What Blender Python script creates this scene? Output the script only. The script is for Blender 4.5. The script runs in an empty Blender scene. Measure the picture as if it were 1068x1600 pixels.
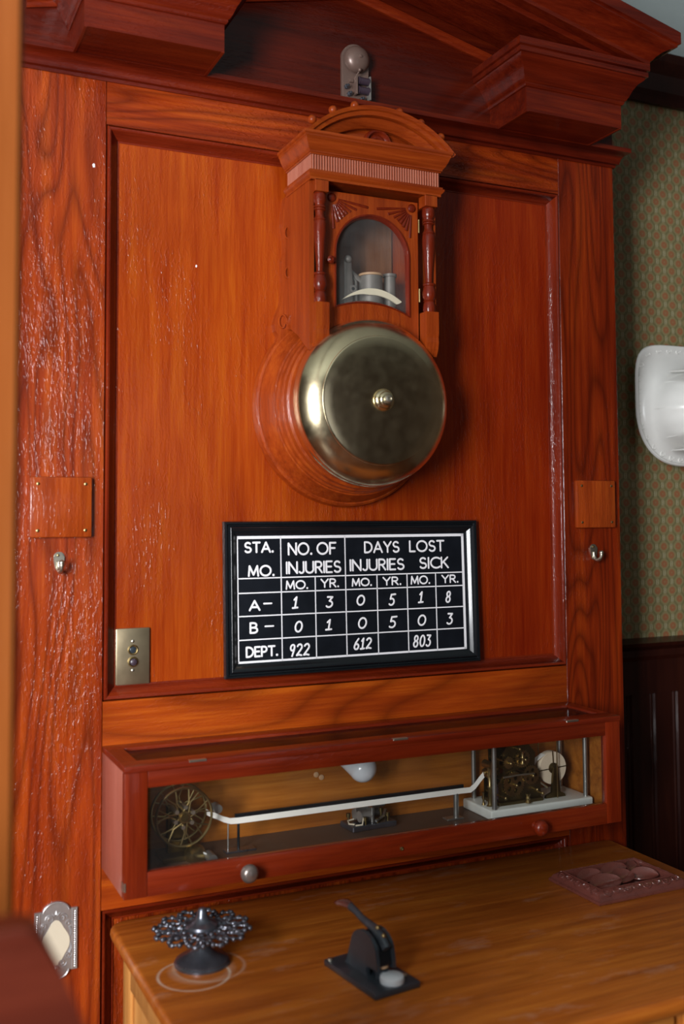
import bpy, bmesh, math, random
from mathutils import Vector, Matrix
PI = math.pi
scene = bpy.context.scene
COL = scene.collection
random.seed(7)

# ------------------------------------------------------------------ camera
cam_data = bpy.data.cameras.new('camera')
cam = bpy.data.objects.new('camera', cam_data); COL.objects.link(cam)
cam_data.sensor_fit = 'AUTO'; cam_data.sensor_width = 36.0
cam_data.lens = 1608.01 / 1600 * 36.0
cam_data.shift_y = -0.04814
CR = (0.908961, -0.41684, -0.005864); CD = (0.018114, 0.053545, -0.998401); CF = (0.416488, 0.907401, 0.056221)
cam.matrix_world = Matrix(((CR[0], -CD[0], -CF[0], -0.43521), (CR[1], -CD[1], -CF[1], -2.11485),
                           (CR[2], -CD[2], -CF[2], 1.57484), (0, 0, 0, 1)))
cam_data.clip_start = 0.05
cam_data.dof.use_dof = True
cam_data.dof.focus_distance = 2.42
cam_data.dof.aperture_fstop = 2.2
scene.camera = cam

# ------------------------------------------------------------------ world, daylight, exposure
world = bpy.data.worlds.new('world'); scene.world = world; world.use_nodes = True
bg = world.node_tree.nodes['Background']
bg.inputs[0].default_value = (0.62, 0.75, 1.0, 1); bg.inputs[1].default_value = 0.3
scene.view_settings.view_transform = 'Standard'; scene.view_settings.look = 'None'
scene.view_settings.gamma = 1; scene.view_settings.use_curve_mapping = False
scene.view_settings.exposure = -0.08

def area_light(name, loc, target, sx, sy, power, color):
    l = bpy.data.lights.new(name, 'AREA'); l.shape = 'RECTANGLE'; l.size = sx; l.size_y = sy
    l.energy = power; l.color = color
    o = bpy.data.objects.new(name, l); COL.objects.link(o); o.location = loc
    o.rotation_euler = (Vector(target) - Vector(loc)).to_track_quat('-Z', 'Y').to_euler()
    return o
# daylight coming in through the two windows of the room
area_light('window_daylight', (-1.96, -2.50, 1.80), (0.2, -0.95, 1.66), 0.85, 1.5, 205, (0.95, 0.97, 1.0))
area_light('window_daylight_far', (0.9, -4.58, 1.85), (0.9, 0.0, 1.75), 1.0, 1.5, 2.5, (0.95, 0.97, 1.0))

# ------------------------------------------------------------------ materials
class NT:
    def __init__(s, m): s.m = m; s.t = m.node_tree; s.l = s.t.links
    def n(s, typ, **k):
        o = s.t.nodes.new(typ)
        for a, v in k.items(): setattr(o, a, v)
        return o
    def link(s, a, b): s.l.new(a, b)
    def math(s, op, a, b=None, clamp=False):
        o = s.n('ShaderNodeMath', operation=op, use_clamp=clamp)
        for i, v in enumerate((a, b)):
            if v is None: continue
            if isinstance(v, (int, float)): o.inputs[i].default_value = v
            else: s.link(v, o.inputs[i])
        return o.outputs[0]
    def mix(s, f, a, b, mode='MIX'):
        o = s.n('ShaderNodeMix', data_type='RGBA', blend_type=mode)
        for i, v in ((0, f), (6, a), (7, b)):
            if isinstance(v, (int, float)): o.inputs[i].default_value = v
            elif isinstance(v, tuple): o.inputs[i].default_value = (*v, 1) if len(v) == 3 else v
            else: s.link(v, o.inputs[i])
        return o.outputs[2]
    def ramp(s, f, stops):
        o = s.n('ShaderNodeValToRGB')
        e = o.color_ramp.elements
        while len(e) < len(stops): e.new(0.5)
        for k, (p, c) in enumerate(stops):
            e[k].position = p; e[k].color = (*c, 1) if len(c) == 3 else c
        s.link(f, o.inputs[0]); return o.outputs[0]
    def noise(s, vec, scale, detail=4, rough=0.55, dist=0.0):
        o = s.n('ShaderNodeTexNoise'); o.inputs['Scale'].default_value = scale
        o.inputs['Detail'].default_value = detail; o.inputs['Roughness'].default_value = rough
        o.inputs['Distortion'].default_value = dist
        s.link(vec, o.inputs['Vector']); return o.outputs[0]
    def mapping(s, vec, scale, loc=(0, 0, 0)):
        o = s.n('ShaderNodeMapping'); o.inputs['Scale'].default_value = scale
        o.inputs['Location'].default_value = loc
        s.link(vec, o.inputs[0]); return o.outputs[0]

def mat(name):
    m = bpy.data.materials.new(name); m.use_nodes = True
    return m, NT(m), m.node_tree.nodes['Principled BSDF']

def plain(name, color, rough=0.5, metal=0.0, spec=0.5, coat=0.0, bump=0.0, bscale=200, vary=0.12, trans=0, emis=None):
    m, t, b = mat(name)
    tc = t.n('ShaderNodeTexCoord').outputs['Object']
    nz = t.noise(tc, 35, 5)
    c = t.mix(nz, tuple(x * (1 - vary) for x in color), tuple(min(1, x * (1 + vary)) for x in color))
    t.link(c, b.inputs['Base Color'])
    t.link(t.math('ADD', t.math('MULTIPLY', nz, 0.16), rough - 0.08), b.inputs['Roughness'])
    b.inputs['Metallic'].default_value = metal; b.inputs['Specular IOR Level'].default_value = spec
    b.inputs['Coat Weight'].default_value = coat; b.inputs['Coat Roughness'].default_value = 0.12
    if trans: b.inputs['Transmission Weight'].default_value = trans
    if bump:
        bn = t.n('ShaderNodeBump'); bn.inputs['Strength'].default_value = bump; bn.inputs['Distance'].default_value = 0.001
        t.link(t.noise(tc, bscale, 4), bn.inputs['Height']); t.link(bn.outputs[0], b.inputs['Normal'])
    return m

def wood(name, dark, mid, light, axis='Z', rough=0.34, coat=0.35, grain=1.0, crackle=0.5, ring=0.5, blotch=0.5, coatr=0.1, loc=(0,0,0), spec=0.22, ringn=16.0, red_from=None):
    """varnished timber; axis = direction of the grain"""
    m, t, b = mat(name)
    tc = t.n('ShaderNodeTexCoord').outputs['Object']
    i = 'XYZ'.index(axis)
    def sc(a, l): return tuple(l if k == i else a for k in range(3))
    base = t.mapping(tc, sc(1.0, 0.13), loc)
    # cathedral figure: contour lines of a stretched noise
    big = t.noise(base, 4.2, 2, 0.5, 0.3)
    rings = t.math('PINGPONG', t.math('MULTIPLY', big, ringn), 0.5)
    rings = t.math('POWER', t.math('MULTIPLY', rings, 2.0), 2.2)
    fine = t.noise(t.mapping(tc, sc(1.0, 0.035), loc), 190 * grain, 4, 0.6)
    mid_n = t.noise(t.mapping(tc, sc(1.0, 0.06), loc), 38 * grain, 4, 0.6, 0.4)
    f = t.math('ADD', t.math('MULTIPLY', mid_n, 0.62), t.math('MULTIPLY', fine, 0.38))
    c = t.ramp(f, [(0.30, dark), (0.52, mid), (0.72, light)])
    c = t.mix(t.math('MULTIPLY', rings, ring), c, tuple(x * 0.45 for x in dark))
    bl = t.noise(t.mapping(tc, sc(1.0, 0.55), (3.1, 1.7, 0.4)), 3.3, 3, 0.55, 0.5)
    blc = t.ramp(bl, [(0.34, (0.62, 0.42, 0.34)), (0.55, (1, 1, 1)), (0.70, (1.0, 1.0, 1.0))])
    c = t.mix(blotch, c, blc, 'MULTIPLY')
    if red_from:                                   # cloudy shift to a darker red towards higher X
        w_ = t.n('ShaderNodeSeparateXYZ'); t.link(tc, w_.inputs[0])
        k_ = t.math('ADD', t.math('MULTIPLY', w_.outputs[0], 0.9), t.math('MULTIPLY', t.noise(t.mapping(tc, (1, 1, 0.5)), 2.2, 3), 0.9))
        k_ = t.math('MULTIPLY', t.math('SUBTRACT', k_, red_from), 2.2, True)
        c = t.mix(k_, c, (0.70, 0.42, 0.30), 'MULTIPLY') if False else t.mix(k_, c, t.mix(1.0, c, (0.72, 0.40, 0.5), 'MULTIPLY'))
    t.link(c, b.inputs['Base Color'])
    t.link(t.math('ADD', t.math('MULTIPLY', fine, 0.2), rough - 0.1), b.inputs['Roughness'])
    b.inputs['Specular IOR Level'].default_value = spec
    b.inputs['Coat Weight'].default_value = coat; b.inputs['Coat Roughness'].default_value = coatr
    # relief: open grain and crazed varnish
    cr = t.noise(t.mapping(tc, sc(1.0, 0.30), loc), 210, 2, 0.5, 0.8)
    cr = t.math('POWER', t.math('MULTIPLY', t.math('SUBTRACT', cr, 0.44), 3.4, True), 1.4)
    patch = t.math('MULTIPLY', t.math('SUBTRACT', t.noise(t.mapping(tc, sc(1.0, 0.35), (1.3, 4.1, 2.2)), 7, 3), 0.36), 4.0, True)
    cr = t.math('MULTIPLY', cr, patch)
    h = t.math('ADD', t.math('MULTIPLY', fine, 0.22), t.math('MULTIPLY', cr, 2.4 * crackle))
    h = t.math('ADD', h, t.math('MULTIPLY', rings, -0.25 * ring))
    h = t.math('ADD', h, t.math('MULTIPLY', t.noise(t.mapping(tc, sc(1.0, 0.4)), 22, 2), 0.5 * crackle))
    bn = t.n('ShaderNodeBump'); bn.inputs['Strength'].default_value = 0.55; bn.inputs['Distance'].default_value = 0.0016
    t.link(h, bn.inputs['Height']); t.link(bn.outputs[0], b.inputs['Normal']); t.link(bn.outputs[0], b.inputs['Coat Normal'])
    return m

M = {}
RD, RM, RL = (0.16, 0.012, 0.002), (0.32, 0.040, 0.004), (0.46, 0.080, 0.006)
for ax in 'XYZ':
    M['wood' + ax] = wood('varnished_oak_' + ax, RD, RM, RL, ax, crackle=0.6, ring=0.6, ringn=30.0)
    M['mould' + ax] = wood('moulding_wood_' + ax, (0.10, 0.008, 0.002), (0.19, 0.018, 0.004), (0.27, 0.032, 0.005), ax, crackle=0.35, ring=0.1, coat=0.45)
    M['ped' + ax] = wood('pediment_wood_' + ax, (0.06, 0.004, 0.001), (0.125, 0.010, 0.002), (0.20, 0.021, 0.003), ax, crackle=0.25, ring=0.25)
    M['case' + ax] = wood('case_wood_' + ax, (0.11, 0.009, 0.002), (0.19, 0.018, 0.003), (0.27, 0.034, 0.005), ax, crackle=0.2, ring=0.2, blotch=0.4)
    M['house' + ax] = wood('gong_case_wood_' + ax, (0.19, 0.022, 0.003), (0.34, 0.050, 0.006), (0.45, 0.085, 0.008), ax, crackle=0.2, ring=0.15, blotch=0.3, grain=1.3)
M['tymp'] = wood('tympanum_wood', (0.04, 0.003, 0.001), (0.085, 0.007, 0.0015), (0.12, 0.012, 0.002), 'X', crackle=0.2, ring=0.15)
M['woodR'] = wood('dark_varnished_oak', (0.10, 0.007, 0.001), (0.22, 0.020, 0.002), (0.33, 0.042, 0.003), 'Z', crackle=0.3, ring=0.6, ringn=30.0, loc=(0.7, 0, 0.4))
M['bloom'] = wood('bloomed_case_wood', (0.34, 0.095, 0.06), (0.42, 0.13, 0.09), (0.46, 0.16, 0.115), 'Z', crackle=0.2, ring=0.1, blotch=0.25)
M['reed'] = wood('highlit_reeded_wood', (0.34, 0.095, 0.055), (0.44, 0.14, 0.085), (0.50, 0.19, 0.12), 'Z', crackle=0.1, ring=0.05, blotch=0.1)  # pinkish highlights of the reeds put into the base colour
M['brownback'] = wood('brown_back_board', (0.16, 0.06, 0.025), (0.24, 0.10, 0.045), (0.30, 0.13, 0.06), 'Z', crackle=0.1, ring=0.2, blotch=0.5)
M['panel'] = wood('panel_veneer', (0.25, 0.021, 0.001), (0.37, 0.054, 0.003), (0.46, 0.095, 0.005), 'Z', crackle=0.35, ring=0.06, blotch=0.55, grain=1.2, red_from=0.35)
M['rail'] = wood('rail_wood', (0.24, 0.026, 0.003), (0.38, 0.056, 0.004), (0.54, 0.11, 0.007), 'X', crackle=0.25, ring=0.55, blotch=0.4)
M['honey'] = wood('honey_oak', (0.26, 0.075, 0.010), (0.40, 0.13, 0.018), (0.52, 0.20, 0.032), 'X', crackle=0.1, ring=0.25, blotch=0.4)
M['deskside'] = wood('desk_side_wood', (0.50, 0.20, 0.05), (0.66, 0.30, 0.08), (0.75, 0.38, 0.12), 'Z', crackle=0.05, ring=0.15, blotch=0.1, coat=0.2)
M['deskY'] = wood('desk_edge_wood', (0.42, 0.12, 0.02), (0.56, 0.20, 0.035), (0.66, 0.27, 0.06), 'X', crackle=0.05, ring=0.2, blotch=0.2)
M['dark'] = wood('wainscot_wood', (0.020, 0.004, 0.003), (0.035, 0.007, 0.004), (0.05, 0.011, 0.005), 'Z', crackle=0.1, ring=0.1, coat=0.3)
M['chair'] = wood('chair_wood', (0.05, 0.009, 0.005), (0.08, 0.014, 0.007), (0.12, 0.022, 0.01), 'X', crackle=0.1, ring=0.1)
M['jamb'] = wood('jamb_wood', (0.18, 0.045, 0.008), (0.22, 0.060, 0.011), (0.25, 0.072, 0.014), 'Z', crackle=0.1, ring=0.1, blotch=0.2)

M['brass'] = plain('polished_brass', (0.80, 0.67, 0.42), 0.22, 1.0, vary=0.16, bump=0.03, bscale=300)
M['oldbrass'] = plain('aged_brass', (0.38, 0.28, 0.12), 0.36, 1.0, vary=0.3)
M['darkbrass'] = plain('tarnished_brass', (0.16, 0.115, 0.045), 0.42, 1.0, vary=0.4)
M['nickel'] = plain('worn_nickel', (0.58, 0.54, 0.44), 0.38, 1.0, vary=0.2)
M['steel'] = plain('grey_steel', (0.38, 0.38, 0.36), 0.4, 0.9, vary=0.15)
M['greyplate'] = plain('grey_painted_metal', (0.22, 0.20, 0.18), 0.5, 0.3, vary=0.3)
M['switch'] = plain('brushed_switch_plate', (0.50, 0.40, 0.25), 0.38, 0.9, vary=0.15)
M['taupe'] = plain('taupe_painted_metal', (0.20, 0.125, 0.10), 0.38, 0.25, vary=0.15, coat=0.25)
M['black'] = plain('black_lacquer', (0.006, 0.008, 0.010), 0.24, 0.0, coat=0.4)
M['blackmetal'] = plain('black_japanned_metal', (0.035, 0.045, 0.055), 0.32, 0.2, coat=0.45, bump=0.1, bscale=400, vary=0.4)
M['iron'] = plain('dark_cast_iron', (0.13, 0.135, 0.16), 0.30, 0.8, vary=0.5, coat=0.3)
M['board'] = plain('blackboard_slate', (0.006, 0.008, 0.012), 0.34, 0.0, vary=0.5)
M['white'] = plain('white_sign_paint', (0.96, 0.93, 0.96), 0.6, vary=0.06)
M['marble'] = plain('white_marble', (0.80, 0.84, 0.78), 0.35, vary=0.12, coat=0.2)
M['paper'] = plain('paper_tape', (0.86, 0.83, 0.76), 0.7, vary=0.06)
M['paperroll'] = plain('cream_paper_roll', (0.72, 0.60, 0.44), 0.75, vary=0.08)
M['bulb'] = plain('frosted_bulb_glass', (0.62, 0.66, 0.70), 0.25, vary=0.03, coat=0.4)
M['porcelain'] = plain('white_porcelain', (0.75, 0.72, 0.66), 0.3, vary=0.05)
M['stud'] = plain('copper_stud', (0.55, 0.33, 0.18), 0.5, vary=0.1)
M['knobsilver'] = plain('worn_metal_knob', (0.30, 0.24, 0.21), 0.30, 0.7, vary=0.25)
M['helmet'] = plain('white_helmet_leather', (0.74, 0.73, 0.69), 0.36, vary=0.04, coat=0.15)
M['darkrose'] = plain('dark_rosewood_recess', (0.04, 0.008, 0.006), 0.3, coat=0.6)
M['pewter'] = plain('embossed_pewter', (0.52, 0.50, 0.50), 0.32, 0.75, vary=0.3)
M['cream'] = plain('cream_enamel', (0.66, 0.58, 0.44), 0.35, coat=0.3, vary=0.05)
M['creamreflection'] = plain('cream_reflection', (0.95, 0.84, 0.62), 0.3, coat=0.3, vary=0.05)  # brightness of a reflection given as plain colour
M['rosewood'] = plain('carved_rosewood', (0.125, 0.035, 0.026), 0.28, 0.0, coat=1.0, vary=0.35)
M['coil'] = plain('dark_wire_coil', (0.055, 0.035, 0.05), 0.4, coat=0.3)
M['felt'] = plain('grey_white_button', (0.62, 0.66, 0.68), 0.4, coat=0.3, vary=0.05)
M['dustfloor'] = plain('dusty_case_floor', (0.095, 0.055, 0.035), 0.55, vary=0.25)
M['plaster'] = plain('grey_plaster', (0.34, 0.39, 0.38), 0.8, vary=0.06)
M['roomwall'] = plain('olive_wall_paint', (0.055, 0.036, 0.024), 0.8, vary=0.06)
M['floor'] = wood('floor_boards', (0.07, 0.02, 0.008), (0.11, 0.035, 0.012), (0.15, 0.05, 0.02), 'Y', crackle=0.1)

def glass_mat(name='old_window_glass', dust_sheen=0.02):
    m, t, b = mat(name)
    t.t.nodes.remove(b)
    out = t.t.nodes['Material Output']
    tr = t.n('ShaderNodeBsdfTransparent'); tr.inputs[0].default_value = (0.99, 0.99, 0.985, 1)
    gl = t.n('ShaderNodeBsdfGlossy'); gl.inputs['Roughness'].default_value = 0.03
    df = t.n('ShaderNodeBsdfDiffuse'); df.inputs[0].default_value = (0.5, 0.5, 0.48, 1)
    fr = t.n('ShaderNodeFresnel'); fr.inputs[0].default_value = 1.22
    m1 = t.n('ShaderNodeMixShader'); t.link(fr.outputs[0], m1.inputs[0]); t.link(tr.outputs[0], m1.inputs[1]); t.link(gl.outputs[0], m1.inputs[2])
    # dusty film; on the door glass it is thickened in place of reflections
    tc = t.n('ShaderNodeTexCoord').outputs['Object']
    d = t.math('MULTIPLY', t.math('POWER', t.noise(tc, 9, 6, 0.65), 2.0), dust_sheen)
    m2 = t.n('ShaderNodeMixShader'); t.link(d, m2.inputs[0]); t.link(m1.outputs[0], m2.inputs[1]); t.link(df.outputs[0], m2.inputs[2])
    t.link(m2.outputs[0], out.inputs[0])
    return m
M['glass'] = glass_mat(); M['hazyglass'] = glass_mat('hazy_door_glass', 0.16)  # door glass: pale film stands in for reflections

def desk_top_mat():
    m = wood('desk_top_wood', (0.28, 0.065, 0.008), (0.46, 0.125, 0.014), (0.60, 0.20, 0.024), 'X', crackle=0.12, ring=0.2, blotch=0.45, rough=0.42, coat=0.3, coatr=0.22)
    t = NT(m); b = m.node_tree.nodes['Principled BSDF']
    tc = t.n('ShaderNodeTexCoord').outputs['Object']
    sep = t.n('ShaderNodeSeparateXYZ'); t.link(tc, sep.inputs[0])
    def ringmark(cx, cy, r, w, amt):
        dx = t.math('SUBTRACT', sep.outputs[0], cx); dy = t.math('SUBTRACT', sep.outputs[1], cy)
        d = t.math('SQRT', t.math('ADD', t.math('MULTIPLY', dx, dx), t.math('MULTIPLY', dy, dy)))
        e = t.math('ABSOLUTE', t.math('SUBTRACT', d, r))
        k = t.math('SUBTRACT', 1.0, t.math('DIVIDE', e, w), True)
        return t.math('MULTIPLY', k, amt)
    r1 = ringmark(0.101, -0.307, 0.063, 0.004, 0.8)
    r2 = ringmark(0.136, -0.285, 0.063, 0.005, 0.35)
    r3 = ringmark(0.120, -0.292, 0.052, 0.012, 0.25)
    k = t.math('ADD', t.math('ADD', r1, r2), r3, True)
    k = t.math('MULTIPLY', k, t.math('ADD', 0.35, t.noise(tc, 60, 4)), True)
    # cloudy scuffs
    sc = t.math('MULTIPLY', t.math('SUBTRACT', t.noise(t.mapping(tc, (1, 2.6, 1)), 7, 6, 0.7), 0.56), 2.6, True)
    k = t.math('MAXIMUM', k, t.math('MULTIPLY', sc, 0.5))
    old = b.inputs['Base Color'].links[0].from_socket
    t.link(t.mix(k, old, (0.62, 0.47, 0.36)), b.inputs['Base Color'])
    return m
M['desktop'] = desk_top_mat()

def wallpaper():
    m, t, b = mat('octagon_wallpaper')
    tc = t.n('ShaderNodeTexCoord').outputs['Object']
    sep = t.n('ShaderNodeSeparateXYZ'); t.link(tc, sep.inputs[0])
    px, pz = 0.0545, 0.0515
    u = t.math('DIVIDE', sep.outputs[0], px); v = t.math('DIVIDE', sep.outputs[2], pz)
    def cell(ou, ov):
        a = t.math('ABSOLUTE', t.math('SUBTRACT', t.math('FRACT', t.math('ADD', u, ou)), 0.5))
        c = t.math('ABSOLUTE', t.math('SUBTRACT', t.math('FRACT', t.math('ADD', v, ov)), 0.5))
        oct_ = t.math('MAXIMUM', t.math('MAXIMUM', t.math('MULTIPLY', a, 1.22), t.math('MULTIPLY', c, 1.02)), t.math('ADD', a, c))
        rad = t.math('SQRT', t.math('ADD', t.math('MULTIPLY', a, a), t.math('MULTIPLY', c, c)))
        return a, c, oct_, rad
    a1, c1, o1, r1 = cell(0, 0); a2, c2, o2, r2 = cell(0.5, 0.5)
    o = t.math('MINIMUM', o1, o2); r = t.math('MINIMUM', r1, r2)
    olive = (0.275, 0.225, 0.105); green = (0.075, 0.095, 0.035); pale = (0.48, 0.44, 0.29); red = (0.33, 0.075, 0.03)
    c = t.ramp(o, [(0.0, olive), (0.425, (0.25, 0.205, 0.095)), (0.452, green), (0.470, green), (0.485, olive)])
    # flower of small petals in the middle of each octagon
    def ang(ou, ov):
        du = t.math('SUBTRACT', t.math('FRACT', t.math('ADD', u, ou)), 0.5); dv = t.math('SUBTRACT', t.math('FRACT', t.math('ADD', v, ov)), 0.5)
        return t.math('ABSOLUTE', t.math('SINE', t.math('MULTIPLY', t.math('ARCTAN2', dv, du), 4.0)))
    sel = t.math('LESS_THAN', r1, r2)
    an = t.math('ADD', t.math('MULTIPLY', sel, ang(0, 0)), t.math('MULTIPLY', t.math('SUBTRACT', 1.0, sel), ang(0.5, 0.5)))
    ringm = t.math('MULTIPLY', t.math('LESS_THAN', r, 0.20), t.math('GREATER_THAN', r, 0.035))
    pet = t.math('MULTIPLY', ringm, t.math('ADD', 0.35, t.math('MULTIPLY', an, 0.65)))
    c = t.mix(t.math('MULTIPLY', pet, 0.85), c, red)
    # pair of little pale bars between neighbouring octagons
    for (a, cc) in ((a1, c1), (a2, c2)):
        bar = t.math('MULTIPLY', t.math('LESS_THAN', t.math('ABSOLUTE', t.math('SUBTRACT', a, 0.445)), 0.022), t.math('LESS_THAN', cc, 0.15))
        c = t.mix(t.math('MULTIPLY', bar, 0.8), c, pale)
    t.link(c, b.inputs['Base Color']); b.inputs['Roughness'].default_value = 0.5
    bn = t.n('ShaderNodeBump'); bn.inputs['Strength'].default_value = 0.4; bn.inputs['Distance'].default_value = 0.001
    hh = t.math('SUBTRACT', 1.0, t.math('POWER', t.math('MULTIPLY', o, 2.0, True), 6.0))
    t.link(t.math('ADD', hh, t.math('MULTIPLY', pet, 0.3)), bn.inputs['Height']); t.link(bn.outputs[0], b.inputs['Normal'])
    return m
M['wallpaper'] = wallpaper()

# ------------------------------------------------------------------ mesh helpers
def V(*a): return Vector(a)
def link_mesh(name, bm, m, parent=None, smooth=True, angle=35):
    bmesh.ops.remove_doubles(bm, verts=bm.verts, dist=1e-6)
    bmesh.ops.recalc_face_normals(bm, faces=bm.faces)
    me = bpy.data.meshes.new(name); bm.to_mesh(me); bm.free()
    o = bpy.data.objects.new(name, me); COL.objects.link(o)
    for mm in (m if isinstance(m, (list, tuple)) else [m]): me.materials.append(mm)
    if smooth:
        for p_ in me.polygons: p_.use_smooth = True
        me.set_sharp_from_angle(angle=math.radians(angle))
    if parent: 
        o.parent = parent
        if parent.type == 'EMPTY' or True:
            # vertices were given in world space: bring them to the parent's frame
            me.transform(world_of(parent).inverted())
    return o
WORLD = {}
def world_of(o):
    w = WORLD.get(o.name)
    return w if w is not None else Matrix.Identity(4)
def thing(name, label, cat, loc=(0, 0, 0), group=None):
    o = bpy.data.objects.new(name, None); COL.objects.link(o)
    o.location = loc; o.empty_display_size = 0.05
    WORLD[o.name] = Matrix.Translation(loc)
    o['label'] = label; o['category'] = cat
    if group: o['group'] = group
    return o
def part(name, bm, m, parent, label=None, smooth=True, angle=35):
    o = link_mesh(name, bm, m, parent, smooth, angle)
    WORLD[o.name] = world_of(parent)
    if label: o['label'] = label
    return o
def tag(o, label, cat, group=None, kind=None):
    o['label'] = label; o['category'] = cat
    if group: o['group'] = group
    if kind: o['kind'] = kind
    return o
def struct(name, bm, m, smooth=False, parent=None):
    o = link_mesh(name, bm, m, parent, smooth)
    if not parent: o['kind'] = 'structure'
    return o
def NB(): return bmesh.new()

def box(bm, x0, x1, y0, y1, z0, z1, bev=0.0, seg=2, mtx=None):
    r = bmesh.ops.create_cube(bm, size=1.0)
    vs = r['verts']
    for v in vs:
        v.co = Vector(((x0 + x1) / 2 + v.co.x * (x1 - x0), (y0 + y1) / 2 + v.co.y * (y1 - y0), (z0 + z1) / 2 + v.co.z * (z1 - z0)))
    if bev > 0:
        es = list({e for v in vs for e in v.link_edges})
        rr = bmesh.ops.bevel(bm, geom=es, offset=bev, segments=seg, profile=0.5, affect='EDGES')
        vs = list({v for f in rr['faces'] for v in f.verts} | set(v for v in vs if v.is_valid))
    if mtx is not None:
        for v in vs: v.co = mtx @ v.co
    return vs

def skin_rings(bm, rings, closed_ring=True, closed_path=False, caps=True):
    vr = [[bm.verts.new(p) for p in r] for r in rings]
    n = len(vr[0]); m_ = len(vr)
    for i in range(m_ if closed_path else m_ - 1):
        a, b = vr[i], vr[(i + 1) % m_]
        for j in range(n if closed_ring else n - 1):
            try: bm.faces.new((a[j], a[(j + 1) % n], b[(j + 1) % n], b[j]))
            except ValueError: pass
    if caps and closed_ring and not closed_path:
        for r in (vr[0], vr[-1]):
            try: bm.faces.new(r)
            except ValueError: pass
    return vr

def lathe(bm, prof, origin, axis=(0, 0, 1), seg=48, a0=0.0, a1=2 * PI):
    """prof: (radius, height along axis)"""
    ax = Vector(axis).normalized(); o = Vector(origin)
    u = ax.orthogonal().normalized(); w = ax.cross(u)
    full = abs(a1 - a0 - 2 * PI) < 1e-6
    rings = []
    k = seg if full else seg + 1
    for i in range(k):
        t = a0 + (a1 - a0) * i / seg
        d = u * math.cos(t) + w * math.sin(t)
        rings.append([o + ax * h + d * max(r, 1e-5) for r, h in prof])
    skin_rings(bm, rings, closed_ring=False, closed_path=full, caps=False)

def tube(bm, pts, rad, seg=10, closed=False, flat=None, caps=True):
    """round bar along pts; rad may be a list; flat=(normal, factor) squashes it along normal"""
    pts = [Vector(p) for p in pts]; n = len(pts)
    rads = rad if isinstance(rad, (list, tuple)) else [rad] * n
    rings = []; ref = None
    for i, p in enumerate(pts):
        if closed: d = (pts[(i + 1) % n] - pts[i - 1])
        else: d = pts[min(i + 1, n - 1)] - pts[max(i - 1, 0)]
        if d.length < 1e-9: d = Vector((0, 0, 1))
        d.normalize()
        if flat: ref = Vector(flat[0]); 
        elif ref is None: ref = d.orthogonal()
        a = (ref - d * ref.dot(d))
        if a.length < 1e-6: a = d.orthogonal()
        a.normalize(); b = d.cross(a)
        if not flat: ref = a
        fa = flat[1] if flat else 1.0
        rings.append([p + a * (math.cos(2 * PI * k / seg) * rads[i] * fa) + b * (math.sin(2 * PI * k / seg) * rads[i]) for k in range(seg)])
    skin_rings(bm, rings, True, closed, caps)

def cyl(bm, p0, p1, r, seg=20, r2=None): tube(bm, [p0, p1], [r, r if r2 is None else r2], seg)

def ball(bm, c, r, seg=20, sc=(1, 1, 1)):
    rr = bmesh.ops.create_uvsphere(bm, u_segments=seg, v_segments=seg // 2, radius=r)
    for v in rr['verts']: v.co = Vector((v.co.x * sc[0] + c[0], v.co.y * sc[1] + c[1], v.co.z * sc[2] + c[2]))

def prism(bm, outline, f0, f1, holes=None):
    """outline of 2-D points; f0/f1 map a 2-D point to 3-D for the two faces"""
    a = [bm.verts.new(f0(p)) for p in outline]; b = [bm.verts.new(f1(p)) for p in outline]
    n = len(a)
    for i in range(n): bm.faces.new((a[i], a[(i + 1) % n], b[(i + 1) % n], b[i]))
    if not holes:
        bm.faces.new(a); bm.faces.new(b)
        return
    allv = [(a, b)]
    for h in holes:
        ha = [bm.verts.new(f0(p)) for p in h]; hb = [bm.verts.new(f1(p)) for p in h]
        m_ = len(ha)
        for i in range(m_): bm.faces.new((ha[i], ha[(i + 1) % m_], hb[(i + 1) % m_], hb[i]))
        allv.append((ha, hb))
    for s in (0, 1):
        es = []
        for lst in allv:
            l = lst[s]
            for i in range(len(l)):
                e = bm.edges.get((l[i], l[(i + 1) % len(l)]))
                if e: es.append(e)
        bmesh.ops.triangle_fill(bm, use_beauty=True, use_dissolve=False, edges=es)

def XZ(y): return lambda p: Vector((p[0], y, p[1]))
def YZ(x): return lambda p: Vector((x, p[0], p[1]))
def XY(z): return lambda p: Vector((p[0], p[1], z))
def arc(cx, cy, r, a0, a1, n=24, ry=None):
    ry = r if ry is None else ry
    return [(cx + r * math.cos(math.radians(a0 + (a1 - a0) * i / n)), cy + ry * math.sin(math.radians(a0 + (a1 - a0) * i / n))) for i in range(n + 1)]

def cornice_sweep(bm, prof, x0, x1, yf, yb, sides='LFR'):
    """prof: closed list of (out, z). mitred round left, front, right of a block standing on a wall (front at yf, wall at yb)"""
    path = []
    if 'L' in sides: path.append((x0, yb, -1, 0))
    path.append((x0, yf, -1 if 'L' in sides else 0, -1))
    path.append((x1, yf, 1 if 'R' in sides else 0, -1))
    if 'R' in sides: path.append((x1, yb, 1, 0))
    rings = [[Vector((x + o * ox, y + o * oy, z)) for o, z in prof] for x, y, ox, oy in path]
    skin_rings(bm, rings, True, False, True)

def frame_side(prof, x0, x1, z0, z1, side):
    """mitred frame side: prof (inset, y) closed list; returns two rings"""
    c = {'BL': (x0, z0, 1, 1), 'BR': (x1, z0, -1, 1), 'TR': (x1, z1, -1, -1), 'TL': (x0, z1, 1, -1)}
    pr = {'B': ('BL', 'BR'), 'R': ('BR', 'TR'), 'T': ('TR', 'TL'), 'L': ('TL', 'BL')}[side]
    return [[Vector((c[k][0] + i * c[k][2], y, c[k][1] + i * c[k][3])) for i, y in prof] for k in pr]

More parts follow.
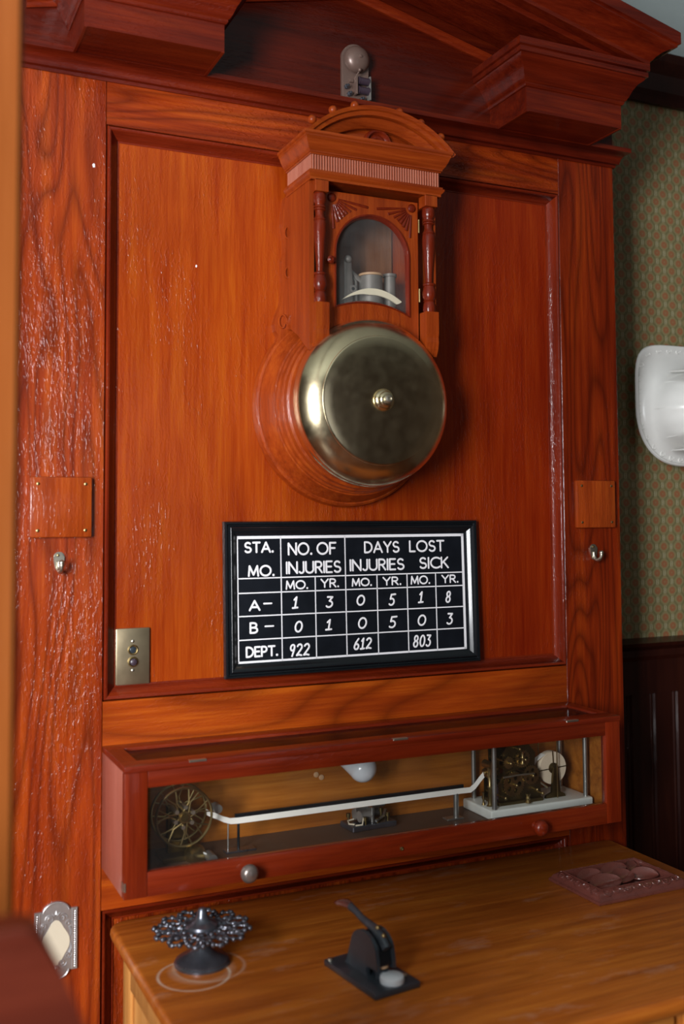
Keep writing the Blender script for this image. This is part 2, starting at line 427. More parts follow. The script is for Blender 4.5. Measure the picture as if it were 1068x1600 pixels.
def screw(bm, c, r=0.0035, n=(0, -1, 0)):
    lathe(bm, [(0, -0.001), (r, -0.001), (r, 0.0006), (r * 0.6, 0.0014), (0.0, 0.0016)], c, n, 14)

# ------------------------------------------------------------------ the room
YW = 0.25                                   # wall behind the panelled surround
XL, XR, YF, ZC = -2.00, 3.4, -4.6, 3.25
b = NB(); box(b, XL, XR, YF, 0.4, -0.05, 0.0); struct('floor', b, M['floor'])
b = NB(); box(b, XL, XR, YF, 0.4, ZC, ZC + 0.05); struct('ceiling', b, M['plaster'])
b = NB(); box(b, XL, XR, YW, YW + 0.1, 0.0, 2.86); struct('wall_back', b, M['wallpaper'])
b = NB(); box(b, XL, XR, YW + 0.004, YW + 0.1, 2.861, ZC - 0.001); struct('trim_5', b, M['plaster'])
b = NB(); box(b, XR, XR + 0.1, YF, 0.4, 0, ZC); struct('wall_right', b, M['roomwall'])
# left wall with a window opening
def wall_with_hole(name, axis, w0, w1, f0, f1, h):
    bb = NB()
    a0, a1, z0, z1 = h
    segs = [(f0, a0, 0, ZC), (a1, f1, 0, ZC), (a0, a1, 0, z0), (a0, a1, z1, ZC)]
    for (s0, s1, q0, q1) in segs:
        if axis == 'X': box(bb, w0, w1, s0, s1, q0, q1)
        else: box(bb, s0, s1, w0, w1, q0, q1)
    return struct(name, bb, M['roomwall'])
wall_with_hole('wall_left', 'X', XL - 0.1, XL, YF, 0.4, (-3.15, -1.85, 1.05, 2.65))
wall_with_hole('wall_front', 'Y', YF - 0.1, YF, XL, XR, (0.35, 1.45, 1.05, 2.65))
def window(name, axis, at, a0, a1, z0, z1):
    bb = NB(); w = 0.05; am = (a0 + a1) / 2; zm = (z0 + z1) / 2
    for (s0, s1, q0, q1) in ((a0, a0 + w, z0, z1), (a1 - w, a1, z0, z1), (a0 + w, a1 - w, z0, z0 + w), (a0 + w, a1 - w, z1 - w, z1), (a0 + w, a1 - w, zm - 0.02, zm + 0.02)):
        if axis == 'X': box(bb, at - 0.07, at - 0.035, s0, s1, q0, q1)
        else: box(bb, s0, s1, at - 0.07, at - 0.035, q0, q1)
    o = struct(name, bb, M['jamb'])
    gb = NB()
    if axis == 'X': box(gb, at - 0.055, at - 0.052, a0 + w, a1 - w, z0 + w, z1 - w)
    else: box(gb, a0 + w, a1 - w, at - 0.055, at - 0.052, z0 + w, z1 - w)
    part('pane', gb, M['glass'], o, smooth=False)
window('window_1', 'X', XL, -3.15, -1.85, 1.05, 2.65)
window('window_2', 'Y', YF, 0.35, 1.45, 1.05, 2.65)

# picture rail, chair rail and matchboard wainscot on the papered wall
def rail_profile(name, prof, m):
    bb = NB()
    skin_rings(bb, [[Vector((x, YW - o, z)) for o, z in prof] for x in (XL + 0.001, XR - 0.001)], True, False, True)
    return struct(name, bb, m)
rail_profile('trim_1', [(0, 2.818), (0.015, 2.818), (0.02, 2.835), (0.03, 2.85), (0.034, 2.90), (0.055, 2.93), (0.06, 2.955), (-0.003, 2.955)], M['dark'])
rail_profile('trim_2', [(0, 1.075), (0.022, 1.075), (0.022, 1.17), (0.028, 1.182), (0.028, 1.20), (0.042, 1.212), (0.046, 1.222), (0, 1.232)], M['dark'])
bb = NB(); x = XL + 0.01; k = 0
while x < XR - 0.12:
    w = 0.084
    # each board: flat face with a raised bead along one edge
    pr = [(x, 0.0), (x, 0.012), (x + 0.006, 0.018), (x + w - 0.016, 0.018), (x + w - 0.014, 0.013)]
    pr += [(x + w - 0.008 + 0.006 * math.cos(t), 0.013 + 0.006 * math.sin(t)) for t in (2.6, 1.9, 1.3, 0.7, 0.2)] + [(x + w - 0.001, 0.0)]
    skin_rings(bb, [[Vector((px_, YW - o, z)) for px_, o in pr] for z in (0.15, 1.076)], True, False, True)
    x += w; k += 1
struct('trim_3', bb, M['dark'])
bb = NB(); box(bb, XL + 0.01, XR - 0.01, YW - 0.024, YW, 0, 0.15, 0.003); struct('baseboard_back', bb, M['dark'])
# the jamb of the doorway the picture is taken through
bb = NB()
pr = [(-0.372, -0.985), (-0.372, -1.050), (-0.305, -1.050), (-0.3, -1.045), (-0.3, -0.985)]
skin_rings(bb, [[Vector((x_, y_, z)) for x_, y_ in pr] for z in (0.0, ZC)], True, False, True)
struct('trim_4', bb, M['jamb'])

# ------------------------------------------------------------------ the panelled surround with its pediment
XC = 0.571; X0, X1 = -0.174, 1.322; W = 1.1424
sur = thing('panelled_surround', 'tall varnished red oak panelled surround topped by a pediment, carrying the gong and the case', 'wall panel', (XC, YW, 0))
FY = 0.018                                  # face of the recessed field
bb = NB(); box(bb, X0, 0.0, 0.0, YW, 0.0, 2.497, 0.0015, 1); part('stile', bb, M['woodZ'], sur)
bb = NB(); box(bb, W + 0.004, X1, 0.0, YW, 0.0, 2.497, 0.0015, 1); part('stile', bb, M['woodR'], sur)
bb = NB(); box(bb, 0.0005, W + 0.0035, 0.0, 0.12, 2.4035, 2.497); part('top_rail', bb, M['woodX'], sur)
bb = NB(); box(bb, 0.0005, W + 0.0035, 0.0, 0.12, 0.799, 1.212); part('middle_rail', bb, M['rail'], sur)
bb = NB(); box(bb, 0.0005, W + 0.0035, 0.0, 0.12, 0.0, 0.12); part('bottom_rail', bb, M['woodX'], sur)
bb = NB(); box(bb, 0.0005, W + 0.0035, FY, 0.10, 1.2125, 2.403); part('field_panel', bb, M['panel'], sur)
bb = NB(); box(bb, 0.0005, W + 0.0035, FY + 0.012, 0.10, 0.1205, 0.7985); part('lower_panel', bb, M['woodZ'], sur)
mp = [(0.0025, 0.012), (0.0025, -0.001), (0.005, -0.0035), (0.0085, -0.0030), (0.011, 0.0), (0.012, 0.0022), (0.0245, 0.0128), (0.0262, 0.0165), (0.030, 0.0168), (0.030, FY + 0.001), (0.0025, FY + 0.001)]
for s, ax in (('B', 'X'), ('T', 'X'), ('L', 'Z'), ('R', 'Z')):
    bb = NB(); skin_rings(bb, frame_side(mp, 0.0, W + 0.004, 1.212, 2.4035, s), True, False, True)
    part('panel_moulding', bb, M['mould' + ax], sur, angle=50)
mp2 = [(i, y + 0.010) for i, y in mp]
for s, ax in (('T', 'X'), ('L', 'Z'), ('R', 'Z')):
    bb = NB(); skin_rings(bb, frame_side(mp2, 0.0, W + 0.004, 0.12, 0.799, s), True, False, True)
    part('lower_moulding', bb, M['mould' + ax], sur, angle=50)
# chips in the varnish
random.seed(11)
for cx_, cz_, y_, r_ in ((-0.026, 2.312, 0.0, 0.0052), (0.199, 2.128, FY, 0.0038)):
    bb = NB(); n_ = 9
    prism(bb, [(cx_ + r_ * random.uniform(0.5, 1.0) * 0.7 * math.cos(k * 2 * PI / n_), cz_ + r_ * random.uniform(0.6, 1.1) * math.sin(k * 2 * PI / n_)) for k in range(n_)], XZ(y_ + 0.0002), XZ(y_ - 0.0004))
    part('paint_chip', bb, M['white'], sur, 'tiny white chip in the varnish', smooth=False)
# necking cornice
cp = [(0, 2.494), (0.004, 2.494), (0.006, 2.500), (0.012, 2.502), (0.013, 2.507), (0.015, 2.515), (0.022, 2.524), (0.030, 2.528), (0.034, 2.529), (0.034, 2.540), (0.0, 2.541)]
bb = NB(); cornice_sweep(bb, cp, X0, X1, 0.0, YW); part('necking_cornice', bb, M['pedX'], sur, angle=40)
# tympanum
SL = 0.235; ZT = 2.878
def under(x): return 2.8535 - SL * abs(x - XC)      # underside of the raking cornice
bb = NB()
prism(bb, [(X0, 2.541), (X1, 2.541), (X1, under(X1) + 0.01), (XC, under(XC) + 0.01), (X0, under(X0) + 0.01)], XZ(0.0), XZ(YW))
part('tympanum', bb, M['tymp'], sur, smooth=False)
# slim moulding that follows the slopes of the tympanum
for sgn in (-1, 1):
    tp = [(0.0, -0.030), (-0.006, -0.030), (-0.009, -0.026), (-0.009, -0.020), (-0.014, -0.015), (-0.014, -0.010), (0.0, -0.010)]
    rings = [[Vector((XC + sgn * d_, y_, 2.820 - SL * d_ + z_)) for y_, z_ in tp] for d_ in (0.0, 0.735)]
    bb = NB(); skin_rings(bb, rings, True, False, True); part('tympanum_moulding', bb, M['caseX'], sur, angle=40)
# bracket blocks
def bracket(xa, xb):
    bl = NB(); box(bl, xa, xb, -0.155, 0.0, 2.541 if False else 2.5415, 2.60)
    # block comes down in front of the cornice
    o = part('bracket', bl, M['pedX'], sur, smooth=False)
    bl = NB(); box(bl, xa, xb, -0.155, -0.0345, 2.530, 2.5415); part('bracket_base', bl, M['pedX'], o, smooth=False)
    for q in (xa, xb - 0.006):
        bl = NB(); box(bl, q, q + 0.006, -0.155, -0.0345, 2.5285, 2.530); part('bracket_fillet', bl, M['pedY'], o, smooth=False)
    pr = [(0, 2.588), (0.003, 2.588), (0.006, 2.592), (0.006, 2.596), (0.009, 2.598), (0.014, 2.606), (0.020, 2.620), (0.029, 2.634), (0.040, 2.642), (0.042, 2.647), (0.047, 2.648), (0.047, 2.659), (0.044, 2.661), (0.050, 2.663), (0.050, 2.680), (0.0, 2.680)]
    bl = NB(); cornice_sweep(bl, pr, xa, xb, -0.155, 0.0); part('crown_moulding', bl, M['pedX'], o, angle=38)
bracket(-0.076, 0.206); bracket(0.944, 1.2225)
# raking cornices
rp = [(-0.19, 0.0), (-0.165, 0.0), (-0.163, -0.006), (-0.150, -0.006), (-0.0, -0.006)]
face = [(0.0, 0.0), (0.0, 0.010), (0.004, 0.013), (0.010, 0.022), (0.022, 0.034), (0.036, 0.042), (0.046, 0.046), (0.046, 0.052), (0.052, 0.054), (0.052, 0.082), (0.046, 0.088), (-0.18, 0.088), (-0.18, -0.012), (-0.03, -0.012), (-0.028, 0.0)]
XE = 0.715
for sgn in (-1, 1):
    ringA = [Vector((XC, -0.19 - o, 2.8535 + z)) for o, z in face]
    ringB = [Vector((XC + sgn * (XE + max(o, 0)), -0.19 - o, 2.8535 - SL * (XE + max(o, 0)) + z)) for o, z in face]
    bb = NB(); skin_rings(bb, [ringA, ringB], True, False, True); rk = part('raking_cornice', bb, M['pedX'], sur, angle=40)
    # return along the end
    ra = [Vector((XC + sgn * (XE + max(o, 0)), -0.19 - max(o, 0), 2.8535 - SL * (XE + max(o, 0)) + z)) for o, z in face[:11]] + [Vector((XC + sgn * (XE - 0.02), -0.17, 2.8535 - SL * XE + 0.08)), Vector((XC + sgn * (XE - 0.02), -0.17, 2.8535 - SL * XE))]
    rb = [v + Vector((0, 0.0, 0)) for v in ra]
    for v in rb: v.y = YW
    bb = NB(); skin_rings(bb, [ra, rb], True, False, True); part('cornice_return', bb, M['pedY'], rk, angle=40)

# ------------------------------------------------------------------ the gong in its carved case
GX, GZ = 0.5493, 1.8291; HX = 0.557
gong = thing('turret_gong', 'large brass gong in a carved wooden case with columns and arched pediment, hung mid panel', 'gong', (HX, FY, GZ))
# scrolled backboard
L = [(0.399, 2.30), (0.392, 2.262), (0.3915, 2.240), (0.397, 2.205), (0.3965, 2.17), (0.392, 2.155), (0.393, 2.11), (0.3925, 2.085), (0.388, 2.055), (0.376, 2.03), (0.371, 2.01), (0.374, 1.995), (0.381, 1.985), (0.375, 1.965), (0.372, 1.94)]
Rr = [(2 * HX - x, z) for x, z in reversed(L)]
bb = NB(); prism(bb, L[::-1] + [(2*HX - x, z) for x, z in L], XZ(FY), XZ(-0.006))
back = part('backboard', bb, M['houseZ'], gong, smooth=False)
for sg in (-1, 1):
    for (cx, cz, r_) in ((0.402, 2.215, 0.010), (0.402, 2.125, 0.009), (0.389, 2.014, 0.011)):
        xx = cx if sg < 0 else 2 * HX - cx; bb = NB()
        tube(bb, [Vector((xx + sg * 0 + r_ * math.cos(t) * (1 - t / 12), -0.008, cz + 1.8 * r_ * math.sin(t) * (1 - t / 12))) for t in [i * 0.35 for i in range(18)]], 0.0022, 6)
        part('scroll_carving', bb, M['houseZ'], back)
# turned ring behind the gong
bb = NB()
lathe(bb, [(0.0, -0.017), (0.2234, -0.017), (0.2234, -0.006), (0.221, 0.004), (0.2165, 0.008), (0.2135, 0.008), (0.2125, 0.012), (0.2085, 0.020), (0.2025, 0.034), (0.1995, 0.046), (0.1985, 0.052), (0.1955, 0.053), (0.1945, 0.060), (0.191, 0.064), (0.190, 0.076), (0.186, 0.080), (0.185, 0.094), (0.180, 0.098), (0.178, 0.112), (0.170, 0.113), (0.0, 0.113)], (GX, 0, GZ), (0, -1, 0), 120)
part('turned_base', bb, M['houseZ'], gong, angle=30)
# brass gong
def gong_prof():
    p = [(0.168, 0.096), (0.1806, 0.100), (0.1822, 0.1035), (0.1810, 0.107), (0.1803, 0.111), (0.1800, 0.116), (0.1788, 0.1215)]
    r_, y_ = 0.1788, 0.1215
    n = 16
    for i in range(n):                          # broad shoulder, steep at the edge and flattening inwards
        a = math.radians(60 - 36 * ((i + 0.5) / n) ** 0.7)
        dr = 0.0400 / n; r_ -= dr; y_ += dr * math.tan(a)
        p.append((r_, y_))
    p += [(r_ - 0.0006, y_ + 0.0012), (r_ - 0.0022, y_ + 0.0022), (r_ - 0.0045, y_ + 0.0028)]
    r_ -= 0.0045; y_ += 0.0028
    for q_ in (0.85, 0.6, 0.3, 0.0): p.append((r_ * q_, y_ + 0.0035 * (1 - q_ ** 2)))
    p = [(r1, y1 + 0.020) for r1, y1 in p]
    global GFACE; GFACE = y_ + 0.0035 + 0.020
    return p
bb = NB(); lathe(bb, gong_prof(), (GX, 0, GZ), (0, -1, 0), 160); gb = part('gong_bell', bb, M['brass'], gong, angle=28)
bb = NB(); lathe(bb, [(0.024, -0.001), (0.024, 0.0035), (0.021, 0.008), (0.017, 0.010), (0.016, 0.012), (0.018, 0.015), (0.0165, 0.018), (0.011, 0.021), (0.0, 0.021)], (GX, -GFACE, GZ), (0, -1, 0), 48)
part('gong_boss', bb, M['brass'], gong)
bb = NB(); lathe(bb, [(0.0095, 0.020), (0.0095, 0.0265), (0.007, 0.030), (0.0045, 0.0305), (0.004, 0.027), (0.0, 0.027)], (GX, -GFACE, GZ), (0, -1, 0), 24)
part('gong_nut', bb, M['nickel'], gong)
# side panels of the turret
for sg in (-1, 1):
    x = 0.4035 if sg < 0 else 2 * HX - 0.4035
    bb = NB(); prism(bb, [(-0.006, 2.30), (-0.134, 2.30), (-0.134, 1.95), (-0.128, 1.936), (-0.115, 1.943), (-0.070, 1.975), (-0.03, 1.995), (-0.006, 2.0)], YZ(x - 0.003), YZ(x + 0.008 * (-sg)))
    part('side_panel', bb, M['houseZ'], gong, smooth=False)
# frieze slab with reeding
FX0, FX1, FYf = 0.402, 0.712, -0.145
bb = NB(); box(bb, FX0, FX1, FYf, -0.006, 2.2995, 2.392); fz = part('frieze', bb, M['houseX'], gong, smooth=False)
bb = NB()
def reed(x, y, nx, ny):
    n = 5; w = 0.0021
    rings = []
    for z in (2.3185, 2.3505):
        rings.append([Vector((x + nx * math.sin(PI * k / n) * 0.0022 + (-ny) * math.cos(PI * k / n) * w, y + ny * math.sin(PI * k / n) * 0.0022 + nx * math.cos(PI * k / n) * w, z)) for k in range(n + 1)])
    skin_rings(bb, rings, False, False, False)
nr = 50
for k in range(nr): reed(FX0 + (k + 0.5) * (FX1 - FX0) / nr, FYf, 0, -1)
for k in range(22):
    y = -0.010 - (k + 0.5) * 0.1345 / 22
    reed(FX0, y, -1, 0); reed(FX1, y, 1, 0)
part('reeding', bb, M['reed'], fz, angle=60)
lm = [(0, 2.297), (0.003, 2.297), (0.003, 2.302), (0.006, 2.305), (0.009, 2.309), (0.009, 2.313), (0.006, 2.314), (0.006, 2.3175), (0.0, 2.318)]
bb = NB(); cornice_sweep(bb, lm, FX0, FX1, FYf, -0.006); part('bed_moulding', bb, M['houseX'], gong, angle=40)
cm = [(0, 2.351), (0.003, 2.351), (0.004, 2.354), (0.006, 2.355), (0.006, 2.358), (0.008, 2.360), (0.011, 2.364), (0.016, 2.374), (0.019, 2.382), (0.021, 2.3835), (0.021, 2.387), (0.024, 2.389), (0.024, 2.395), (0.0, 2.3955)]
bb = NB(); cornice_sweep(bb, cm, FX0, FX1, FYf, -0.006); part('cornice', bb, M['houseX'], gong, angle=40)
# arched pediment
AX = 0.5635; AR = 0.2446; AZ = 2.4725 - AR
half = math.degrees(math.asin(0.1815 / AR))
def arch_rings(prof, n=40, h=half):
    rings = []
    for i in range(n + 1):
        a = math.radians(90 + h - 2 * h * i / n)
        rings.append([Vector((AX + (AR + r_) * math.cos(a), y_, AZ + (AR + r_) * math.sin(a))) for r_, y_ in prof])
    return rings
bb = NB()
skin_rings(bb, arch_rings([(-0.020, -0.150), (-0.018, -0.156), (-0.010, -0.158), (-0.008, -0.163), (0.0, -0.165), (0.0, -0.006), (-0.02, -0.006), (-0.02, -0.148)]), True, False, True)
arch = part('arched_roof', bb, M['houseX'], gong, angle=30)
bb = NB()
skin_rings(bb, arch_rings([(-0.019, -0.146), (-0.036, -0.138), (-0.040, -0.134), (-0.040, -0.125), (-0.019, -0.125)], 40, half - 5), True, False, True)
part('arch_moulding', bb, M['houseX'], arch, angle=30)
bb = NB()
tl = [(AX + (AR - 0.01) * math.cos(math.radians(a)), AZ + (AR - 0.01) * math.sin(math.radians(a))) for a in [90 - half + 2 * half * i / 30 for i in range(31)]]
tl = [(x, max(z, 2.3945)) for x, z in tl]
prism(bb, tl, XZ(-0.118), XZ(-0.10)); part('arch_panel', bb, M['houseX'], arch, smooth=False)
bb = NB(); lathe(bb, [(0, 0), (0.034, 0.0), (0.034, 0.008), (0.031, 0.012), (0.027, 0.012), (0.0245, 0.007), (0.022, 0.005), (0.018, 0.008), (0.014, 0.0085), (0.008, 0.006), (0.007, 0.009), (0.0, 0.011)], (AX + 0.006, -0.118, 2.403), (0, -1, 0), 40)
part('rosette', bb, M['mouldZ'], arch)
for (x_, z_) in ((0.4062, 2.4278), (0.4549, 2.4561), (0.5068, 2.4746), (0.6159, 2.4768), (0.6699, 2.4607), (0.7206, 2.4364)):
    c = Vector((x_, -0.140, z_)); d_ = Vector((x_ - AX, 0, z_ - AZ)); rr_ = d_.length; d_.normalize()
    bb = NB(); ball(bb, c, 0.0098, 20); cyl(bb, c - d_ * (rr_ - AR + 0.004), c, 0.0028, 8)
    part('ball_finial', bb, M['houseZ'], arch, smooth=True, angle=60)
# columns
def turned_column(x, y):
    H0, H1 = 2.036, 2.273
    raw = [(485, 24), (490, 28), (500, 29), (520, 29), (530, 28), (538, 23), (545, 22), (549, 27), (555, 28), (559, 22), (563, 27), (568, 27), (572, 20), (590, 19), (600, 21), (610, 27), (614, 28), (618, 25), (624, 28), (640, 29), (670, 29), (700, 27), (740, 24), (780, 21), (820, 18), (860, 16.5), (864, 22), (868, 28), (876, 28), (880, 24), (890, 26), (905, 30), (920, 31), (935, 29), (945, 24), (948, 23), (952, 28), (958, 23), (966, 26), (985, 29), (1000, 29), (1005, 27), (1010, 27)]
    prof = [(0.0, 0.0)] + [(r_ * 0.000485, (1010 - q) / 525 * (H1 - H0)) for q, r_ in reversed(raw)] + [(0.0, H1 - H0)]
    bb = NB(); lathe(bb, prof, (x, y, H0), (0, 0, 1), 28); c = part('column', bb, M['mouldZ'], gong, angle=40)
    bb = NB(); box(bb, x - 0.0155, x + 0.0155, y - 0.0155, y + 0.0155, H1, 2.299, 0.0008, 1); part('column_cap', bb, M['houseZ'], c, smooth=False)
    w = 0.0155
    bb = NB()
    pts = [(y - w, 2.036), (y - w, 1.990), (y - w + 0.002, 1.978), (y - w + 0.001, 1.968), (y - w + 0.004, 1.953), (y - w + 0.012, 1.937), (y + w, 1.945), (y + w, 2.036)]
    prism(bb, pts, YZ(x - w), YZ(x + w)); part('column_base', bb, M['houseZ'], c, smooth=False)
turned_column(0.4252, -0.1325); turned_column(2 * HX - 0.4235, -0.1325)
# glazed arched door
DY = -0.116
DX0, DX1 = 0.4415, 0.6725
AXD = 0.5590; GL = 0.090; ZS = 2.1545
def door_outline():
    r_ = 0.1900
    pts = [(DX0, 2.287), (DX1, 2.287)]
    zR = GZ + math.sqrt(r_ ** 2 - (DX1 - GX) ** 2); zL = GZ + math.sqrt(r_ ** 2 - (DX0 - GX) ** 2)
    n = 24
    for i in range(n + 1):
        x = DX1 + (DX0 - DX1) * i / n
        pts.append((x, GZ + math.sqrt(r_ ** 2 - (x - GX) ** 2) - 0.008))
    return pts
def glass_outline(e=0.0):
    pts = arc(AXD, ZS, GL + e, 0, 180, 28)
    n = 16; r_ = 0.2215 - e
    for i in range(n + 1):
        x = AXD - (GL + e) + 2 * (GL + e) * i / n
        pts.append((x, GZ + math.sqrt(max(r_ ** 2 - (x - GX) ** 2, 0))))
    return pts
bb = NB(); prism(bb, door_outline(), XZ(DY), XZ(DY + 0.016), holes=[glass_outline()])
door = part('glazed_door', bb, M['houseZ'], gong, smooth=False)
bb = NB(); n_ = glass_outline(0.0)
rings = []
cx, cz = AXD, 2.14
for (x, z) in n_:
    d_ = Vector((x - cx, 0, z - cz)).normalized()
    rings.append([Vector((x, DY - 0.001, z)) + d_ * o + Vector((0, yy, 0)) for o, yy in ((0.003, 0.002), (0.002, -0.002), (-0.001, -0.002), (-0.004, 0.003), (-0.0055, 0.010), (0.003, 0.010))])
skin_rings(bb, rings, True, True, False); part('glass_bead', bb, M['mouldZ'], door, angle=40)
bb = NB(); prism(bb, glass_outline(0.002), XZ(DY + 0.009), XZ(DY + 0.011)); part('door_glass', bb, M['hazyglass'], door, smooth=False)
# fan carvings in the spandrels
for sg in (-1, 1):
    cx = AXD + sg * 0.098; cz = 2.273
    bb = NB()
    a_in = 270 if True else 0
    for k in range(8):
        a = math.radians(270 - sg * (4 + 11.2 * k))
        d_ = Vector((math.cos(a), 0, math.sin(a)))
        # ray length until the arch
        Lr = 0.02
        while Lr < 0.095 and ((cx + d_.x * Lr - AXD) ** 2 + (cz + d_.z * Lr - ZS) ** 2) ** 0.5 > GL + 0.017: Lr += 0.002
        Lr = min(Lr, 0.088)
        p0 = Vector((cx, DY - 0.0005, cz)) + d_ * 0.016; p1 = Vector((cx, DY - 0.0005, cz)) + d_ * Lr
        tube(bb, [p0, (p0 + p1) / 2, p1], [0.0016, 0.0028, 0.0042 if k in (1, 2, 3, 4) else 0.003], 8, flat=((0, 1, 0), 0.6))
    ball(bb, (cx, DY - 0.001, cz), 0.010, 14, (1, 0.4, 1))
    part('fan_carving', bb, M['mouldZ'], door, angle=50)
bb = NB(); lathe(bb, [(0, 0), (0.006, 0), (0.005, 0.003), (0.0085, 0.008), (0.0085, 0.012), (0.004, 0.015), (0.003, 0.013), (0, 0.013)], (0.4545, DY, 2.134), (0, -1, 0), 24); part('door_knob', bb, M['mouldZ'], door)
for z in (2.232, 2.075):
    bb = NB(); cyl(bb, (DX1 + 0.0015, DY - 0.003, z - 0.014), (DX1 + 0.0015, DY - 0.003, z + 0.014), 0.0028, 12); ball(bb, (DX1 + 0.0015, DY - 0.003, z + 0.015), 0.003, 10)
    part('hinge', bb, M['oldbrass'], door)
# striking movement behind the glass
bb = NB(); box(bb, 0.458, 0.66, -0.012, -0.0065, 2.0, 2.285); part('movement_board', bb, M['brownback'], gong)
bb = NB(); tube(bb, [(0.520, -0.070, 2.03), (0.522, -0.070, 2.09), (0.520, -0.070, 2.152)], [0.0115, 0.0105, 0.009], 14, flat=((0, 1, 0), 0.35)); ball(bb, (0.520, -0.072, 2.154), 0.009, 14)
lathe(bb, [(0.004, -0.003), (0.0085, -0.003), (0.0085, 0.004), (0.004, 0.004)], (0.5285, -0.076, 2.087), (0, -1, 0), 20)
part('hammer_lever', bb, M['greyplate'], gong)
bb = NB(); ball(bb, (0.5285, -0.0785, 2.087), 0.0052, 12, (1, 0.3, 1)); part('lever_hole', bb, M['black'], gong)
bb = NB(); tube(bb, [(0.530, -0.06, 2.136), (0.548, -0.06, 2.118), (0.566, -0.06, 2.106)], [0.002, 0.006, 0.004], 8, flat=((0, 1, 0), 0.4))
tube(bb, [(0.531, -0.055, 2.135), (0.546, -0.055, 2.11), (0.547, -0.055, 2.05)], 0.004, 8); part('trip_lever', bb, M['greyplate'], gong)
bb = NB(); cyl(bb, (0.582, -0.060, 2.03), (0.582, -0.060, 2.122), 0.026, 32); part('magnet_coil', bb, M['greyplate'], gong)
bb = NB(); cyl(bb, (0.630, -0.060, 2.03), (0.630, -0.060, 2.126), 0.013, 24); cyl(bb, (0.630, -0.060, 2.126), (0.630, -0.060, 2.132), 0.016, 24); part('magnet_coil', bb, M['greyplate'], gong)
bb = NB(); lathe(bb, [(0.008, 0.0), (0.028, 0.0), (0.028, 0.005), (0.008, 0.005)], (0.582, -0.060, 2.1225), (0, 0, 1), 36); part('copper_ring', bb, M['stud'], gong)
bb = NB(); cr0, cr1 = [], []
for i in range(25):
    t = i / 24; x_ = 0.498 + 0.146 * t
    zt_ = 2.0595 + 0.0270 * (1 - ((t - 0.5) / 0.5) ** 2) + 0.006 * t
    cr0.append((x_, zt_)); cr1.append((x_, zt_ - 0.001 - 0.0135 * min(1, t * 2.2) * (1 if t < 0.93 else (1 - t) / 0.07)))
prism(bb, cr0 + cr1[::-1], XZ(-0.090), XZ(-0.086)); part('reflection_crescent', bb, M['creamreflection'], gong, smooth=False)  # pale crescent shape added to stand for a reflection in the door glass

# ------------------------------------------------------------------ little electric bell on the tympanum
eb = thing('electric_bell', 'small taupe painted electric bell on an upright plate, high on the tympanum above the gong', 'bell', (0.571, 0, 2.60))
bb = NB(); ol = [(0.5375, 2.54)] + [(0.571 + 0.0335 * math.cos(math.radians(a)), 2.648 + 0.030 * math.sin(math.radians(a))) for a in range(180, -1, -10)] + [(0.6045, 2.54)]
prism(bb, ol, XZ(0.0), XZ(-0.012)); bmesh.ops.bevel(bb, geom=[e for e in bb.edges if all(abs(v.co.y + 0.012) < 1e-5 for v in e.verts)], offset=0.003, segments=2, affect='EDGES')
part('base_plate', bb, M['taupe'], eb)
bb = NB(); lathe(bb, [(0.0, 0.012), (0.030, 0.014), (0.0315, 0.016)] + [(0.0315 * math.cos(t * PI / 20), 0.018 + 0.020 * math.sin(t * PI / 20)) for t in range(0, 10)] + [(0, 0.038)], (0.571, 0, 2.640), (0, -1, 0), 48); part('bell_dome', bb, M['taupe'], eb)
bb = NB(); lathe(bb, [(0.0, 0.036), (0.004, 0.036), (0.004, 0.040), (0.0, 0.041)], (0.571, 0, 2.640), (0, -1, 0), 14); part('centre_screw', bb, M['taupe'], eb)
bb = NB(); tube(bb, [(0.566, -0.020, 2.575), (0.563, -0.022, 2.592), (0.570, -0.030, 2.606)], 0.0016, 8); ball(bb, (0.5715, -0.032, 2.610), 0.0045, 12)
box(bb, 0.564, 0.569, -0.028, -0.012, 2.555, 2.598, 0.0005, 1); box(bb, 0.553, 0.563, -0.018, -0.012, 2.585, 2.592, 0.0005, 1); part('hammer_arm', bb, M['taupe'], eb)
for z_ in (2.589, 2.567):
    bb = NB(); cyl(bb, (0.5735, -0.022, z_), (0.597, -0.022, z_), 0.0085, 18); cyl(bb, (0.572, -0.022, z_), (0.574, -0.022, z_), 0.0095, 18); cyl(bb, (0.5965, -0.022, z_), (0.599, -0.022, z_), 0.0095, 18); part('coil', bb, M['coil'], eb)
bb = NB(); box(bb, 0.598, 0.602, -0.030, -0.012, 2.545, 2.60, 0.0005, 1); part('yoke', bb, M['greyplate'], eb)
for x_, z_ in ((0.546, 2.573), (0.553, 2.557), (0.585, 2.549)):
    bb = NB(); lathe(bb, [(0, 0.012), (0.0055, 0.012), (0.0055, 0.018), (0.003, 0.019), (0.003, 0.026), (0, 0.027)], (x_, 0, z_), (0, -1, 0), 14); part('terminal', bb, M['iron'], eb)

